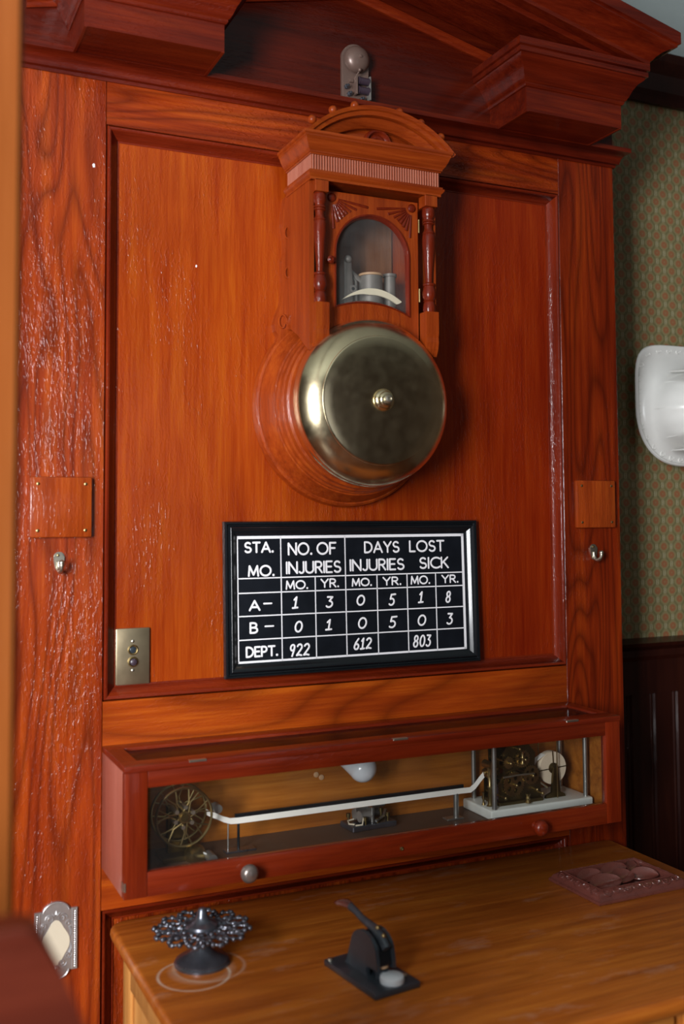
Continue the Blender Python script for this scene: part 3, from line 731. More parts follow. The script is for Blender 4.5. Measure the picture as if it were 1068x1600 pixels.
# ------------------------------------------------------------------ small fittings on the stiles
def cover_plate(x0, x1, z0, z1, label):
    t = thing('wooden_cover_plate', label, 'cover plate', ((x0 + x1) / 2, 0, (z0 + z1) / 2), 'square wooden cover plates on the stiles')
    bb = NB(); box(bb, x0, x1, -0.013, 0.0, z0, z1, 0.0035, 2); part('plate', bb, M['houseZ'], t)
    for x_ in (x0 + 0.015, x1 - 0.013):
        for z_ in (z0 + 0.014, z1 - 0.014):
            bb = NB(); screw(bb, (x_, -0.013, z_), 0.0033); part('screw', bb, M['oldbrass'], t)
cover_plate(-0.1472, -0.0262, 1.5445, 1.6655, 'square wooden cover plate with four screws on the left stile')
cover_plate(1.1775, 1.2985, 1.5530, 1.6730, 'square wooden cover plate with four screws on the right stile')
def coat_hook(x, z, lean, label):
    t = thing('coat_hook', label, 'hook', (x, 0, z), 'small coat hooks on the stiles')
    bb = NB(); ol = arc(x, z, 0.0105, 0, 180, 12, 0.010) + arc(x, z, 0.0105, 180, 360, 16, 0.030)
    prism(bb, ol, XZ(0.0), XZ(-0.004)); bmesh.ops.bevel(bb, geom=[e for e in bb.edges if all(abs(v.co.y + 0.004) < 1e-5 for v in e.verts)], offset=0.002, segments=2, affect='EDGES')
    part('hook_plate', bb, M['nickel'], t)
    bb = NB(); pts = []
    for i in range(13):
        a = math.radians(180 + 200 * i / 12)
        pts.append((x, -0.016 - 0.0135 * math.cos(a) * 1.0 - 0.0, z - 0.016 + 0.014 * math.sin(a)))
    pts = [(x, -0.003, z - 0.010)] + pts
    pts = [(x + lean * i * 0.0004, -abs(y_) if y_ < 0 else -0.003, z_) for i, (_, y_, z_) in enumerate(pts)]
    tube(bb, pts, [0.005] * 5 + [0.0042] * 5 + [0.0038, 0.0042, 0.0046, 0.005], 12); ball(bb, pts[-1], 0.006, 14)
    part('prong', bb, M['nickel'], t)
    for z_ in (z + 0.003, z - 0.013):
        bb = NB(); screw(bb, (x - 0.002, -0.004, z_), 0.0028); part('screw', bb, M['oldbrass'], t)
coat_hook(-0.0888, 1.506, 0.2, 'small nickel coat hook below the cover plate on the left stile')
coat_hook(1.2340, 1.502, 0.6, 'small nickel coat hook below the cover plate on the right stile')

sw = thing('push_button_switch', 'rectangular metal switch plate with two push buttons in the lower left of the panel', 'light switch', (0.0636, FY, 1.298))
bb = NB(); box(bb, 0.0285, 0.0995, FY - 0.007, FY, 1.2400, 1.3560, 0.003, 2); part('plate', bb, M['switch'], sw)
for z_, inn in ((1.3115, True), (1.2870, False)):
    bb = NB(); lathe(bb, [(0.0075, 0.006), (0.0105, 0.006), (0.0108, 0.009), (0.009, 0.0105), (0.0075, 0.010), (0.0072, 0.006)], (0.064, FY, z_), (0, -1, 0), 28); c_ = part('button_collar', bb, M['oldbrass'], sw)
    bb = NB(); lathe(bb, [(0.0, 0.0075), (0.0068, 0.0075), (0.0068, 0.008 if inn else 0.015), (0.005, 0.009 if inn else 0.0165), (0.0, 0.009 if inn else 0.017)], (0.064, FY, z_), (0, -1, 0), 24); part('button', bb, M['blackmetal'] if inn else M['coil'], c_)
for z_ in (1.3290, 1.2695):
    bb = NB(); screw(bb, (0.064, FY - 0.007, z_), 0.0032); part('screw', bb, M['nickel'], sw)

# ornate enamelled plate at the lower left
op = thing('ornate_plate', 'ornate pewter plate with cream centre, low on the left stile', 'plate', (-0.087, 0, 0.756))
ox0, ox1, oz0, oz1 = -0.1290, -0.0470, 0.690, 0.824
def plate_outline(e=0.0):
    cx = (ox0 + ox1) / 2
    pts = [(ox1 - e, oz0 + 0.008 + e), (ox1 - e, oz1 - 0.008 - e), (ox1 - 0.012, oz1 - 0.008 - e)]
    pts += arc(cx, oz1 - 0.012, 0.027 - e * 0.6, 5, 175, 16, 0.020 - e)
    pts += [(ox0 + 0.012, oz1 - 0.008 - e), (ox0 + e, oz1 - 0.008 - e), (ox0 + e, oz0 + 0.008 + e), (ox0 + 0.012, oz0 + 0.008 + e)]
    pts += arc(cx, oz0 + 0.012, 0.027 - e * 0.6, 185, 355, 16, 0.020 - e)
    pts += [(ox1 - 0.012, oz0 + 0.008 + e)]
    return pts
bb = NB(); prism(bb, plate_outline(), XZ(0), XZ(-0.005)); pl = part('plate', bb, M['pewter'], op, smooth=False)
bb = NB(); cxp = (ox0 + ox1) / 2
prism(bb, [(cxp + 0.024 * math.cos(t) * (1 + 0.1 * math.cos(4 * t)), 0.754 + 0.040 * math.sin(t) * (1 + 0.08 * math.cos(4 * t))) for t in [i * PI / 16 for i in range(32)]], XZ(-0.0045), XZ(-0.0062)); part('enamel_centre', bb, M['cream'], op)
bb = NB()
def curl(cx, cz, r_, turns, sg, y_=-0.0055, th=0.0014, s=1.0):
    tube(bb, [Vector((cx + sg * r_ * math.cos(t) * (1 - 0.75 * t / (turns * 2 * PI)), y_, cz + s * r_ * math.sin(t) * (1 - 0.75 * t / (turns * 2 * PI)))) for t in [i * turns * 2 * PI / 20 for i in range(21)]], th, 6)
for sg in (-1, 1):
    for s_, zc in ((1, oz1 - 0.024), (-1, oz0 + 0.024)):
        curl(cxp + sg * 0.012, zc, 0.009, 1.3, sg, s=s_); curl(cxp + sg * 0.023, zc - s_ * 0.012, 0.006, 1.2, sg, s=s_)
        tube(bb, [(cxp + sg * 0.026, -0.0055, zc - s_ * 0.018), (cxp + sg * 0.029, -0.0055, zc - s_ * 0.028), (cxp + sg * 0.027, -0.0055, zc - s_ * 0.038)], [0.003, 0.0022, 0.001], 6)
for s_, zc in ((1, oz1 - 0.014), (-1, oz0 + 0.014)):
    for a in (-50, 0, 50):
        d_ = Vector((math.sin(math.radians(a)), 0, s_ * math.cos(math.radians(a))))
        tube(bb, [Vector((cxp, -0.0055, zc - s_ * 0.006)) + d_ * q for q in (0, 0.005, 0.011)], [0.0012, 0.003, 0.0006], 6)
part('relief_scrolls', bb, M['pewter'], op)
bb = NB()
for x_ in (ox0 + 0.005, ox1 - 0.005):
    z_ = oz0 + 0.014
    while z_ < oz1 - 0.014: ball(bb, (x_, -0.0055, z_), 0.0016, 8); z_ += 0.0042
for e in (0.0015, 0.0095):
    for sg in (-1, 1):
        x_ = cxp + sg * (0.041 - e); cyl(bb, (x_, -0.0052, oz0 + 0.010), (x_, -0.0052, oz1 - 0.010), 0.0012, 8)
tube(bb, [(x_, -0.0055, z_) for x_, z_ in arc(cxp, oz1 - 0.012, 0.025, 5, 175, 16, 0.0185)], 0.0016, 8)
tube(bb, [(x_, -0.0055, z_) for x_, z_ in arc(cxp, oz0 + 0.012, 0.025, 185, 355, 16, 0.0185)], 0.0016, 8)
part('beaded_border', bb, M['pewter'], op)

# ------------------------------------------------------------------ the framed score board
sg_ = thing('score_board', 'black framed blackboard sign with a white painted table of injuries and days lost', 'sign', (0.573, -0.0045, 1.2405))
sx0, sx1, sz0, sz1 = 0.2570, 0.8895, 1.2405, 1.5745
SY = -0.0045
fp = [(0.0, SY + 0.017), (0.0, SY + 0.002), (0.002, SY), (0.0055, SY), (0.007, SY + 0.0035), (0.010, SY + 0.0045), (0.0115, SY - 0.0005), (0.014, SY - 0.002), (0.0175, SY - 0.001), (0.021, SY + 0.002), (0.026, SY + 0.0065), (0.0285, SY + 0.0075), (0.0290, SY + 0.017)]
for s in 'BTLR':
    bb = NB(); skin_rings(bb, frame_side(fp, sx0, sx1, sz0, sz1, s), True, False, True); part('frame', bb, M['black'], sg_, angle=45)
bb = NB(); box(bb, sx0 + 0.004, sx1 - 0.004, SY + 0.0095, SY + 0.0165, sz0 + 0.004, sz1 - 0.004); brd = part('blackboard', bb, M['board'], sg_, smooth=False)
BY = SY + 0.0095
BX0, BX1, BZ0, BZ1 = 0.2875, 0.8560, 1.2705, 1.5430
def bar(bb, x0, x1, z0, z1): box(bb, x0, x1, BY - 0.0006, BY + 0.0002, z0, z1)
bb = NB(); bar(bb, BX0, BX1, BZ1 - 0.0062, BZ1); bar(bb, BX0, BX1, BZ0, BZ0 + 0.0045); bar(bb, BX0, BX0 + 0.0022, BZ0, BZ1); bar(bb, BX1 - 0.0062, BX1, BZ0, BZ1)
part('white_border', bb, M['white'], brd, smooth=False)
bb = NB(); lw = 0.0013
for z in (1.4515, 1.4200, 1.3705, 1.3200): bar(bb, BX0, BX1 - 0.004, z - lw, z + lw)
for x, top in ((0.3885, BZ1), (0.4695, 1.4515), (0.5440, BZ1), (0.6230, 1.4515), (0.7008, 1.4515), (0.7768, 1.4515)): bar(bb, x - lw * 0.9, x + lw * 0.9, BZ0, top)
part('grid_lines', bb, M['white'], brd, smooth=False)

def A_(cx, cy, rx, ry, a0, a1, n=14):
    return [(cx + rx * math.cos(math.radians(a0 + (a1 - a0) * i / n)), cy + ry * math.sin(math.radians(a0 + (a1 - a0) * i / n))) for i in range(n + 1)]
# single-stroke sign writer's letters: name -> (width, strokes)
GLY = {
 'S': (0.56, [A_(0.28, 0.745, 0.24, 0.245, 35, 270, 16) + A_(0.28, 0.25, 0.27, 0.25, 90, -150, 16)[1:]]),
 'T': (0.62, [[(0.0, 1), (0.62, 1)], [(0.31, 1), (0.31, 0)]]),
 'A': (0.76, [[(0.0, 0), (0.38, 1), (0.76, 0)], [(0.13, 0.32), (0.63, 0.32)]]),
 '.': (0.08, [[(0.04, 0.03), (0.041, 0.05)]]),
 'M': (0.84, [[(0.0, 0), (0.08, 1), (0.42, 0.12), (0.76, 1), (0.84, 0)]]),
 'O': (0.92, [A_(0.46, 0.5, 0.46, 0.5, 90, 450, 30)]),
 'N': (0.68, [[(0, 0), (0, 1), (0.68, 0), (0.68, 1)]]),
 'F': (0.50, [[(0, 0), (0, 1), (0.5, 1)], [(0, 0.52), (0.42, 0.52)]]),
 'I': (0.0, [[(0, 0), (0, 1)]]),
 'J': (0.36, [[(0.36, 1), (0.36, 0.25)] + A_(0.17, 0.22, 0.19, 0.22, 0, -150, 10)]),
 'U': (0.64, [[(0, 1), (0, 0.32)] + A_(0.32, 0.32, 0.32, 0.32, 180, 360, 14) + [(0.64, 1)]]),
 'R': (0.54, [[(0, 0), (0, 1), (0.26, 1)] + A_(0.26, 0.74, 0.25, 0.26, 90, -90, 10) + [(0.0, 0.48)], [(0.24, 0.48), (0.54, 0)]]),
 'E': (0.48, [[(0.48, 1), (0, 1), (0, 0), (0.48, 0)], [(0, 0.52), (0.42, 0.52)]]),
 'D': (0.66, [[(0, 0), (0, 1), (0.2, 1)] + A_(0.2, 0.5, 0.46, 0.5, 90, -90, 14) + [(0, 0)]]),
 'Y': (0.66, [[(0, 1), (0.33, 0.48), (0.66, 1)], [(0.33, 0.48), (0.33, 0)]]),
 'L': (0.46, [[(0, 1), (0, 0), (0.46, 0)]]),
 'C': (0.74, [A_(0.48, 0.5, 0.48, 0.5, 50, 310, 20)]),
 'K': (0.58, [[(0, 0), (0, 1)], [(0.54, 1), (0.02, 0.42)], [(0.18, 0.58), (0.58, 0)]]),
 'B': (0.52, [[(0, 0), (0, 1), (0.22, 1)] + A_(0.22, 0.765, 0.24, 0.235, 90, -90, 10) + [(0, 0.53)], [(0.22, 0.53)] + A_(0.25, 0.265, 0.27, 0.265, 90, -90, 10) + [(0, 0)]]),
 'P': (0.50, [[(0, 0), (0, 1), (0.24, 1)] + A_(0.24, 0.72, 0.26, 0.28, 90, -90, 10) + [(0, 0.44)]]),
 '-': (0.80, [[(0, 0.5), (0.8, 0.5)]]),
}
HAND = {
 '0': (0.60, [A_(0.32, 0.5, 0.27, 0.48, 100, 455, 24)]),
 '1': (0.42, [[(0.08, 0.76), (0.26, 1.0), (0.24, 0.5), (0.22, 0.03)], [(0.02, 0.02), (0.44, 0.05)]]),
 '2': (0.60, [A_(0.28, 0.74, 0.26, 0.25, 160, -20, 12) + [(0.42, 0.5), (0.05, 0.05), (0.30, 0.09), (0.60, 0.03)]]),
 '3': (0.54, [[(0.06, 0.98), (0.46, 0.96), (0.24, 0.60)] + A_(0.24, 0.30, 0.26, 0.29, 80, -140, 14)]),
 '5': (0.54, [[(0.56, 0.98), (0.16, 0.95), (0.10, 0.56)] + A_(0.22, 0.31, 0.27, 0.29, 95, -135, 14)]),
 '6': (0.56, [[(0.44, 1.0), (0.16, 0.62)] + A_(0.28, 0.26, 0.24, 0.25, 160, -200, 20)]),
 '8': (0.54, [A_(0.28, 0.76, 0.20, 0.23, 60, 270, 12) + A_(0.27, 0.26, 0.24, 0.26, 90, -270, 18)[1:] + A_(0.28, 0.76, 0.20, 0.23, -90, 60, 10)[1:]]),
 '9': (0.54, [A_(0.26, 0.73, 0.22, 0.25, 30, 385, 18) + [(0.44, 0.5), (0.30, 0.0)]]),
}
def writing(bb, text, x0, x1, z0, z1, w, hand=False):
    F = HAND if hand else GLY
    h = z1 - z0 - w; gap = 0.20 if not hand else 0.22
    adv = []; x = 0.0
    for ch in text:
        wd, st = F[ch]; adv.append(x); x += wd + (gap if ch != '.' else gap * 0.9)
    tot = x - gap
    sx = (x1 - x0 - w) / max(tot, 0.1) if text != '-' else (x1 - x0 - w) / 0.8
    if text == '-': h = 0
    for ch, ax_ in zip(text, adv):
        for st in F[ch][1]:
            sh = (0.16 if hand else 0.0)
            pts = []
            for (px_, pz_) in st:
                xx = x0 + w / 2 + (ax_ + px_) * sx * (0.90 if hand else 1) + (sh * pz_ * h * 0.9 if hand else 0)
                zz = z0 + w / 2 + pz_ * h if text != '-' else (z0 + z1) / 2
                pts.append(Vector((xx, BY - 0.0003, zz)))
            w_ = w * 1.25 if ch == '.' else w
            # break the stroke at sharp corners so that its width stays even
            runs = [[pts[0]]]
            for k_ in range(1, len(pts)):
                runs[-1].append(pts[k_])
                if k_ < len(pts) - 1:
                    u_, v_ = pts[k_] - pts[k_ - 1], pts[k_ + 1] - pts[k_]
                    if u_.length > 1e-7 and v_.length > 1e-7 and u_.angle(v_) > math.radians(38): runs.append([pts[k_]])
            for rn in runs:
                if len(rn) < 2 or (rn[-1] - rn[0]).length < 1e-7 and len(rn) == 2: continue
                d0 = (rn[0] - rn[1]).normalized(); d1 = (rn[-1] - rn[-2]).normalized(); h_ = w_ / 2
                pp_ = [rn[0] + d0 * h_ * 0.9, rn[0] + d0 * h_ * 0.55] + rn + [rn[-1] + d1 * h_ * 0.55, rn[-1] + d1 * h_ * 0.9]
                tube(bb, pp_, [h_ * 0.4, h_ * 0.85] + [h_] * len(rn) + [h_ * 0.85, h_ * 0.4], 8, flat=((0, 1, 0), 0.22))
T_ = [('STA.', 0.3035, 0.3723, 1.5058, 1.5309), ('MO.', 0.3116, 0.3734, 1.4545, 1.4801), ('NO.', 0.405, 0.4640, 1.499, 1.528), ('OF', 0.4740, 0.5231, 1.499, 1.528), ('INJURIES', 0.4, 0.5343, 1.4579, 1.4864), ('DAYS', 0.5919, 0.6839, 1.5003, 1.528), ('LOST', 0.7083, 0.8034, 1.5006, 1.5288), ('INJURIES', 0.5548, 0.6956, 1.4601, 1.4882), ('SICK', 0.7337, 0.8141, 1.4611, 1.4894), ('MO.', 0.3987, 0.4525, 1.424, 1.4448), ('YR.', 0.4823, 0.5277, 1.4254, 1.4465), ('MO.', 0.559, 0.6102, 1.4257, 1.4454), ('YR.', 0.6372, 0.6858, 1.4256, 1.4462), ('MO.', 0.7101, 0.7621, 1.4256, 1.4465), ('YR.', 0.7926, 0.839, 1.4262, 1.4467), ('A', 0.3127, 0.3398, 1.3808, 1.4051), ('-', 0.3458, 0.3672, 1.3951, 1.3973), ('B', 0.3139, 0.3339, 1.3324, 1.3577), ('-', 0.3481, 0.3707, 1.3461, 1.3483), ('DEPT.', 0.3045, 0.379, 1.2818, 1.3061)]
H_ = [('1', 0.4119, 0.429, 1.3814, 1.4095), ('3', 0.4921, 0.5141, 1.3803, 1.4077), ('0', 0.5671, 0.5929, 1.3818, 1.4078), ('5', 0.65, 0.6693, 1.3786, 1.408), ('1', 0.7273, 0.7437, 1.3816, 1.4101), ('8', 0.8004, 0.8172, 1.3799, 1.4089), ('0', 0.4154, 0.4386, 1.3294, 1.3563), ('1', 0.4906, 0.5094, 1.3303, 1.3564), ('0', 0.5693, 0.5964, 1.3296, 1.3574), ('5', 0.6489, 0.6714, 1.3276, 1.3569), ('0', 0.7226, 0.7499, 1.3292, 1.3566), ('3', 0.8011, 0.8221, 1.3287, 1.3575), ('922', 0.4031, 0.458, 1.2776, 1.3067), ('612', 0.5587, 0.6103, 1.2834, 1.3111), ('803', 0.7106, 0.7644, 1.2806, 1.3102)]
for t_, a0_, a1_, c0_, c1_ in T_:
    bb = NB(); writing(bb, t_, a0_, a1_, c0_, c1_, 0.0044 if (c1_ - c0_) > 0.023 else 0.0037); part('lettering', bb, M['white'], brd, angle=60)
for t_, a0_, a1_, c0_, c1_ in H_:
    bb = NB(); writing(bb, t_, a0_, a1_, c0_, c1_, 0.0042, True); part('chalk_figure', bb, M['white'], brd, angle=60)
sg_.location = (0.573, -0.0135, 1.2405); sg_.rotation_euler = (math.radians(-2.0), 0, 0)

# ------------------------------------------------------------------ the long glazed case
CZ0, CZ1, CY = 0.8835, 1.1240, -0.2
case = thing('glazed_case', 'long red wooden case with glass front and lid, fixed to the panel above the desk', 'display case', (XC, 0, CZ0))
def cbox(name, args, m, par=case, bev=0.0015, label=None):
    q = NB(); box(q, *args, bev, 2); return part(name, q, m, par, label)
FLZ = 0.908
cbox('side', (0.0, 0.016, -0.182, -0.001, CZ0, CZ1 - 0.012), M['bloom'])
cbox('side', (W - 0.016, W, -0.182, -0.001, CZ0, CZ1 - 0.012), M['caseY'])
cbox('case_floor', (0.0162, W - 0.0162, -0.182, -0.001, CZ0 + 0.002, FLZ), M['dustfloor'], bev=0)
cbox('case_back', (0.0162, W - 0.0162, -0.010, -0.001, FLZ + 0.0003, CZ1 - 0.012), M['honey'], bev=0)
# inner end linings
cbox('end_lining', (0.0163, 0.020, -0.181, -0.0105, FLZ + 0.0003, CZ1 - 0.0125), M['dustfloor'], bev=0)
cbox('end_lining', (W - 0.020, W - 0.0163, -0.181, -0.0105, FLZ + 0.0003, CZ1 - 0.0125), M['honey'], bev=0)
# front door frame, hinged along the top
dr = cbox('front_frame', (0.0, 0.0438, CY, -0.1822, CZ0, CZ1 - 0.0122), M['caseZ'])
q = NB(); box(q, 1.1012, W, CY, -0.1822, CZ0, CZ1 - 0.0122, 0.0015, 2); part('frame_stile', q, M['caseZ'], dr)
q = NB(); box(q, 0.0440, 1.1010, CY, -0.1822, 1.0815, CZ1 - 0.0122, 0.0015, 2); part('frame_rail', q, M['caseX'], dr)
q = NB(); box(q, 0.0440, 1.1010, CY, -0.1822, CZ0, 0.9284, 0.0015, 2); part('frame_rail', q, M['caseX'], dr)
q = NB(); box(q, 0.0441, 1.1009, -0.1915, -0.1895, 0.9285, 1.0814); part('front_glass', q, M['glass'], dr, smooth=False)
for x_, m_ in ((0.2354, 'knobsilver'), (0.9050, 'mouldX')):
    q = NB(); lathe(q, [(0.0, 0), (0.009, 0), (0.0075, 0.004), (0.007, 0.007), (0.012, 0.010), (0.0165, 0.016), (0.0175, 0.022), (0.0155, 0.028), (0.010, 0.0325), (0.0, 0.034)], (x_, CY, 0.9045), (0, -1, 0), 32)
    part('knob', q, M[m_], dr, 'dull silvery knob' if m_ == 'knobsilver' else 'dark red wooden knob')
q = NB(); lathe(q, [(0.0, 0.0), (0.0042, 0.0), (0.0042, 0.002), (0.002, 0.0026), (0.0, 0.0014)], (0.5734, CY, 0.8995), (0, -1, 0), 16); part('key_escutcheon', q, M['oldbrass'], dr)
# lid frame
ld = cbox('lid_frame', (0.0, W, CY - 0.003, -0.1560, CZ1 - 0.012, CZ1), M['mouldX'])
q = NB(); box(q, 0.0, W, -0.0400, -0.001, CZ1 - 0.012, CZ1, 0.0015, 2); part('lid_rail', q, M['mouldX'], ld)
q = NB(); box(q, 0.0, 0.0340, -0.1558, -0.0402, CZ1 - 0.012, CZ1 - 0.0002, 0.001, 1); part('lid_stile', q, M['mouldY'], ld)
q = NB(); box(q, W - 0.0260, W, -0.1558, -0.0402, CZ1 - 0.012, CZ1 - 0.0002, 0.001, 1); part('lid_stile', q, M['mouldY'], ld)
q = NB(); box(q, 0.0341, W - 0.0261, -0.1557, -0.0403, CZ1 - 0.0080, CZ1 - 0.0060); part('lid_glass', q, M['glass'], ld, smooth=False)
for xa, xb in ((0.1221, 0.1560), (0.5548, 0.5893), (0.9906, 1.0241)):
    q = NB(); box(q, xa, xb, CY - 0.0042, CY + 0.006, CZ1 - 0.0035, CZ1 + 0.0008, 0.0006, 1); part('brass_hinge', q, M['nickel'], ld)
q = NB(); box(q, -0.0014, 0.0, -0.196, -0.184, 0.898, 0.914, 0.0005, 1); box(q, 0.0, 0.0035, CY - 0.0014, CY, 0.898, 0.914, 0.0005, 1); part('corner_catch', q, M['nickel'], case)
# under the case: a narrow dark cleat
cbox('cleat', (0.03, W - 0.03, -0.06, -0.001, 0.862, 0.8833), M['dark'])

# take-up reel standing at the left end of the case
RX, RZ, RY = 0.136, 0.997, -0.100
tr = thing('take_up_reel', 'brass spoked take-up reel standing in the dark left end of the glazed case', 'reel', (RX, RY, FLZ))
for y_, lab in ((RY - 0.020, 'f'), (RY + 0.020, 'b')):
    q = NB(); tube(q, [Vector((RX + 0.056 * math.cos(t), y_, RZ + 0.056 * math.sin(t))) for t in [i * PI / 24 for i in range(48)]], 0.0026, 8, closed=True)
    for k in range(7):
        a = k * 2 * PI / 7 + (0.3 if lab == 'f' else 0.7)
        for s_ in (-0.16, 0.16):
            tube(q, [(RX + 0.010 * math.cos(a + s_ * 4), y_, RZ + 0.010 * math.sin(a + s_ * 4)), (RX + 0.030 * math.cos(a + s_ * 0.3), y_, RZ + 0.030 * math.sin(a + s_ * 0.3)), (RX + 0.055 * math.cos(a + s_ * 1.3), y_, RZ + 0.055 * math.sin(a + s_ * 1.3))], 0.0016, 6)
    lathe(q, [(0.0, -0.002), (0.012, -0.002), (0.012, 0.002), (0, 0.002)], (RX, y_, RZ), (0, -1, 0), 20)
    part('reel_flange', q, M['oldbrass'], tr)
q = NB(); cyl(q, (RX, RY - 0.026, RZ), (RX, RY + 0.045, RZ), 0.008, 18); part('spindle', q, M['darkbrass'], tr)
q = NB()
for k in range(6):
    a = k * PI / 3 + 0.4; cyl(q, (RX + 0.019 * math.cos(a), RY - 0.024, RZ + 0.019 * math.sin(a)), (RX + 0.019 * math.cos(a), RY + 0.022, RZ + 0.019 * math.sin(a)), 0.0042, 12)
part('hub_pins', q, M['nickel'], tr)
q = NB(); box(q, RX - 0.022, RX + 0.022, RY + 0.024, RY + 0.036, FLZ, RZ + 0.012, 0.002, 1); box(q, RX - 0.04, RX + 0.04, RY - 0.01, RY + 0.05, FLZ, FLZ + 0.010, 0.002, 1); part('stand', q, M['darkbrass'], tr)
q = NB(); lathe(q, [(0.0, 0.002), (0.006, 0.002), (0.014, -0.006), (0.020, -0.020), (0.022, -0.021), (0.015, -0.004), (0.0, 0.006)], (0.152, RY - 0.028, 0.925), (-0.5, -1, 0.4), 28); cyl(q, (0.152, RY + 0.01, 0.93), (0.152, RY - 0.028, 0.925), 0.003, 8); part('tension_cup', q, M['oldbrass'], tr)
q = NB(); cyl(q, (0.186, -0.115, FLZ + 0.009), (0.186, -0.150, FLZ + 0.009), 0.009, 16); cyl(q, (0.165, -0.115, FLZ + 0.02), (0.186, -0.13, FLZ + 0.010), 0.003, 8); cyl(q, (0.186, -0.115, FLZ + 0.009), (0.15, -0.10, FLZ + 0.012), 0.004, 8); part('crank_weight', q, M['steel'], tr)

# tape guide: a black rod on little feet, paper tape running over it
gd = thing('tape_guide', 'black tape guide rail on two small feet running along the middle of the glazed case', 'rail', (0.5, -0.092, FLZ))
GZt = 0.968; GYt = -0.090
q = NB(); box(q, 0.252, 0.792, GYt + 0.002, GYt + 0.008, GZt - 0.002, GZt + 0.0125, 0.0006, 1); part('guide_rail', q, M['black'], gd)
q = NB(); cyl(q, (0.258, GYt, FLZ + 0.003), (0.258, GYt, GZt - 0.004), 0.0028, 12); part('guide_post', q, M['black'], gd)
q = NB(); cyl(q, (0.770, GYt, FLZ + 0.003), (0.770, GYt, GZt - 0.004), 0.0060, 14); part('guide_post', q, M['steel'], gd)
q = NB(); cyl(q, (0.236, GYt, FLZ + 0.003), (0.236, GYt, GZt - 0.002), 0.0013, 10); part('guide_wire', q, M['steel'], gd)
q = NB(); box(q, 0.228, 0.292, GYt - 0.014, GYt + 0.010, FLZ, FLZ + 0.0035, 0.001, 1); part('foot', q, M['iron'], gd)
q = NB(); box(q, 0.742, 0.785, GYt - 0.010, GYt + 0.014, FLZ, FLZ + 0.0035, 0.001, 1); part('foot', q, M['steel'], gd)
q = NB(); cyl(q, (0.2115, GYt - 0.012, 0.9985), (0.2115, GYt + 0.012, 0.9985), 0.0088, 20); cyl(q, (0.2115, GYt + 0.012, 0.9985), (0.2115, -0.0105, 0.9985), 0.002, 8); part('roller', q, M['steel'], gd)
# paper tape
q = NB()
tp = [(0.190, 0.9885 + 0.010), (0.200, 0.9925), (0.2115, 0.9875), (0.225, 0.980), (0.240, 0.9745), (0.258, 0.9735), (0.40, 0.9735), (0.60, 0.9735), (0.785, 0.9735), (0.806, 0.973), (0.818, 0.980), (0.832, 0.994), (0.842, 1.003)]
rings = []
for x_, z_ in tp:
    tw = max(0.0, 1 - abs(x_ - 0.55) / 0.30) * 0.0
    tilt = 0.55
    rings.append([Vector((x_, GYt - 0.0055, z_ - 0.0105)), Vector((x_, GYt - 0.0050, z_ - 0.0105)), Vector((x_, GYt + 0.0005, z_ - 0.0002 + 0.0)), Vector((x_, GYt - 0.0, z_))])
skin_rings(q, rings, True, False, True)
tape = link_mesh('paper_tape', q, M['paper']); tag(tape, 'narrow white paper tape lying along the black guide rail inside the case', 'paper tape')

# small relay lying on the case floor
rl = thing('telegraph_relay', 'small dusty telegraph relay sitting on the floor in the middle of the glazed case', 'relay', (0.565, -0.055, FLZ))
rot = Matrix.Translation((0.566, -0.055, FLZ)) @ Matrix.Rotation(math.radians(4), 4, 'Z')
def rb(q, *a, bev=0.0008): box(q, *a, bev, 1, mtx=rot)
def rp(x, y, z): return rot @ Vector((x, y, z))
q = NB(); rb(q, -0.052, 0.058, -0.030, 0.030, 0, 0.012, bev=0.002); part('relay_base', q, M['iron'], rl)
for x_, y_ in ((-0.010, -0.010), (-0.010, 0.012), (0.022, 0.012)):
    q = NB(); cyl(q, rp(x_ - 0.014, y_, 0.026), rp(x_ + 0.014, y_, 0.026), 0.010, 18); cyl(q, rp(x_ - 0.016, y_, 0.026), rp(x_ - 0.013, y_, 0.026), 0.012, 18); part('relay_coil', q, M['greyplate'], rl)
q = NB(); tube(q, [rp(-0.045, -0.024, 0.016), rp(-0.052, -0.012, 0.015), rp(-0.046, 0.004, 0.017), rp(-0.030, 0.006, 0.018)], 0.0018, 6); tube(q, [rp(-0.044, -0.026, 0.014), rp(-0.030, -0.031, 0.015), rp(-0.022, -0.022, 0.026)], 0.0018, 6); part('cloth_wire', q, M['cream'], rl)
for x_, y_, h_ in ((-0.018, -0.024, 0.028), (0.040, -0.020, 0.030), (0.052, 0.012, 0.026), (0.012, -0.024, 0.022), (-0.036, 0.020, 0.028), (0.030, -0.008, 0.038)):
    q = NB(); cyl(q, rp(x_, y_, 0.012), rp(x_, y_, h_ - 0.006), 0.0026, 10); cyl(q, rp(x_, y_, h_ - 0.008), rp(x_, y_, h_), 0.0050, 14); part('binding_post', q, M['darkbrass'], rl)
q = NB(); tube(q, [rp(0.004, -0.030, 0.018), rp(0.030, -0.018, 0.022), rp(0.045, 0.0, 0.030)], 0.003, 8); rb(q, 0.000, 0.006, -0.02, 0.022, 0.012, 0.044); rb(q, -0.03, 0.045, -0.001, 0.004, 0.038, 0.042); part('armature', q, M['steel'], rl)

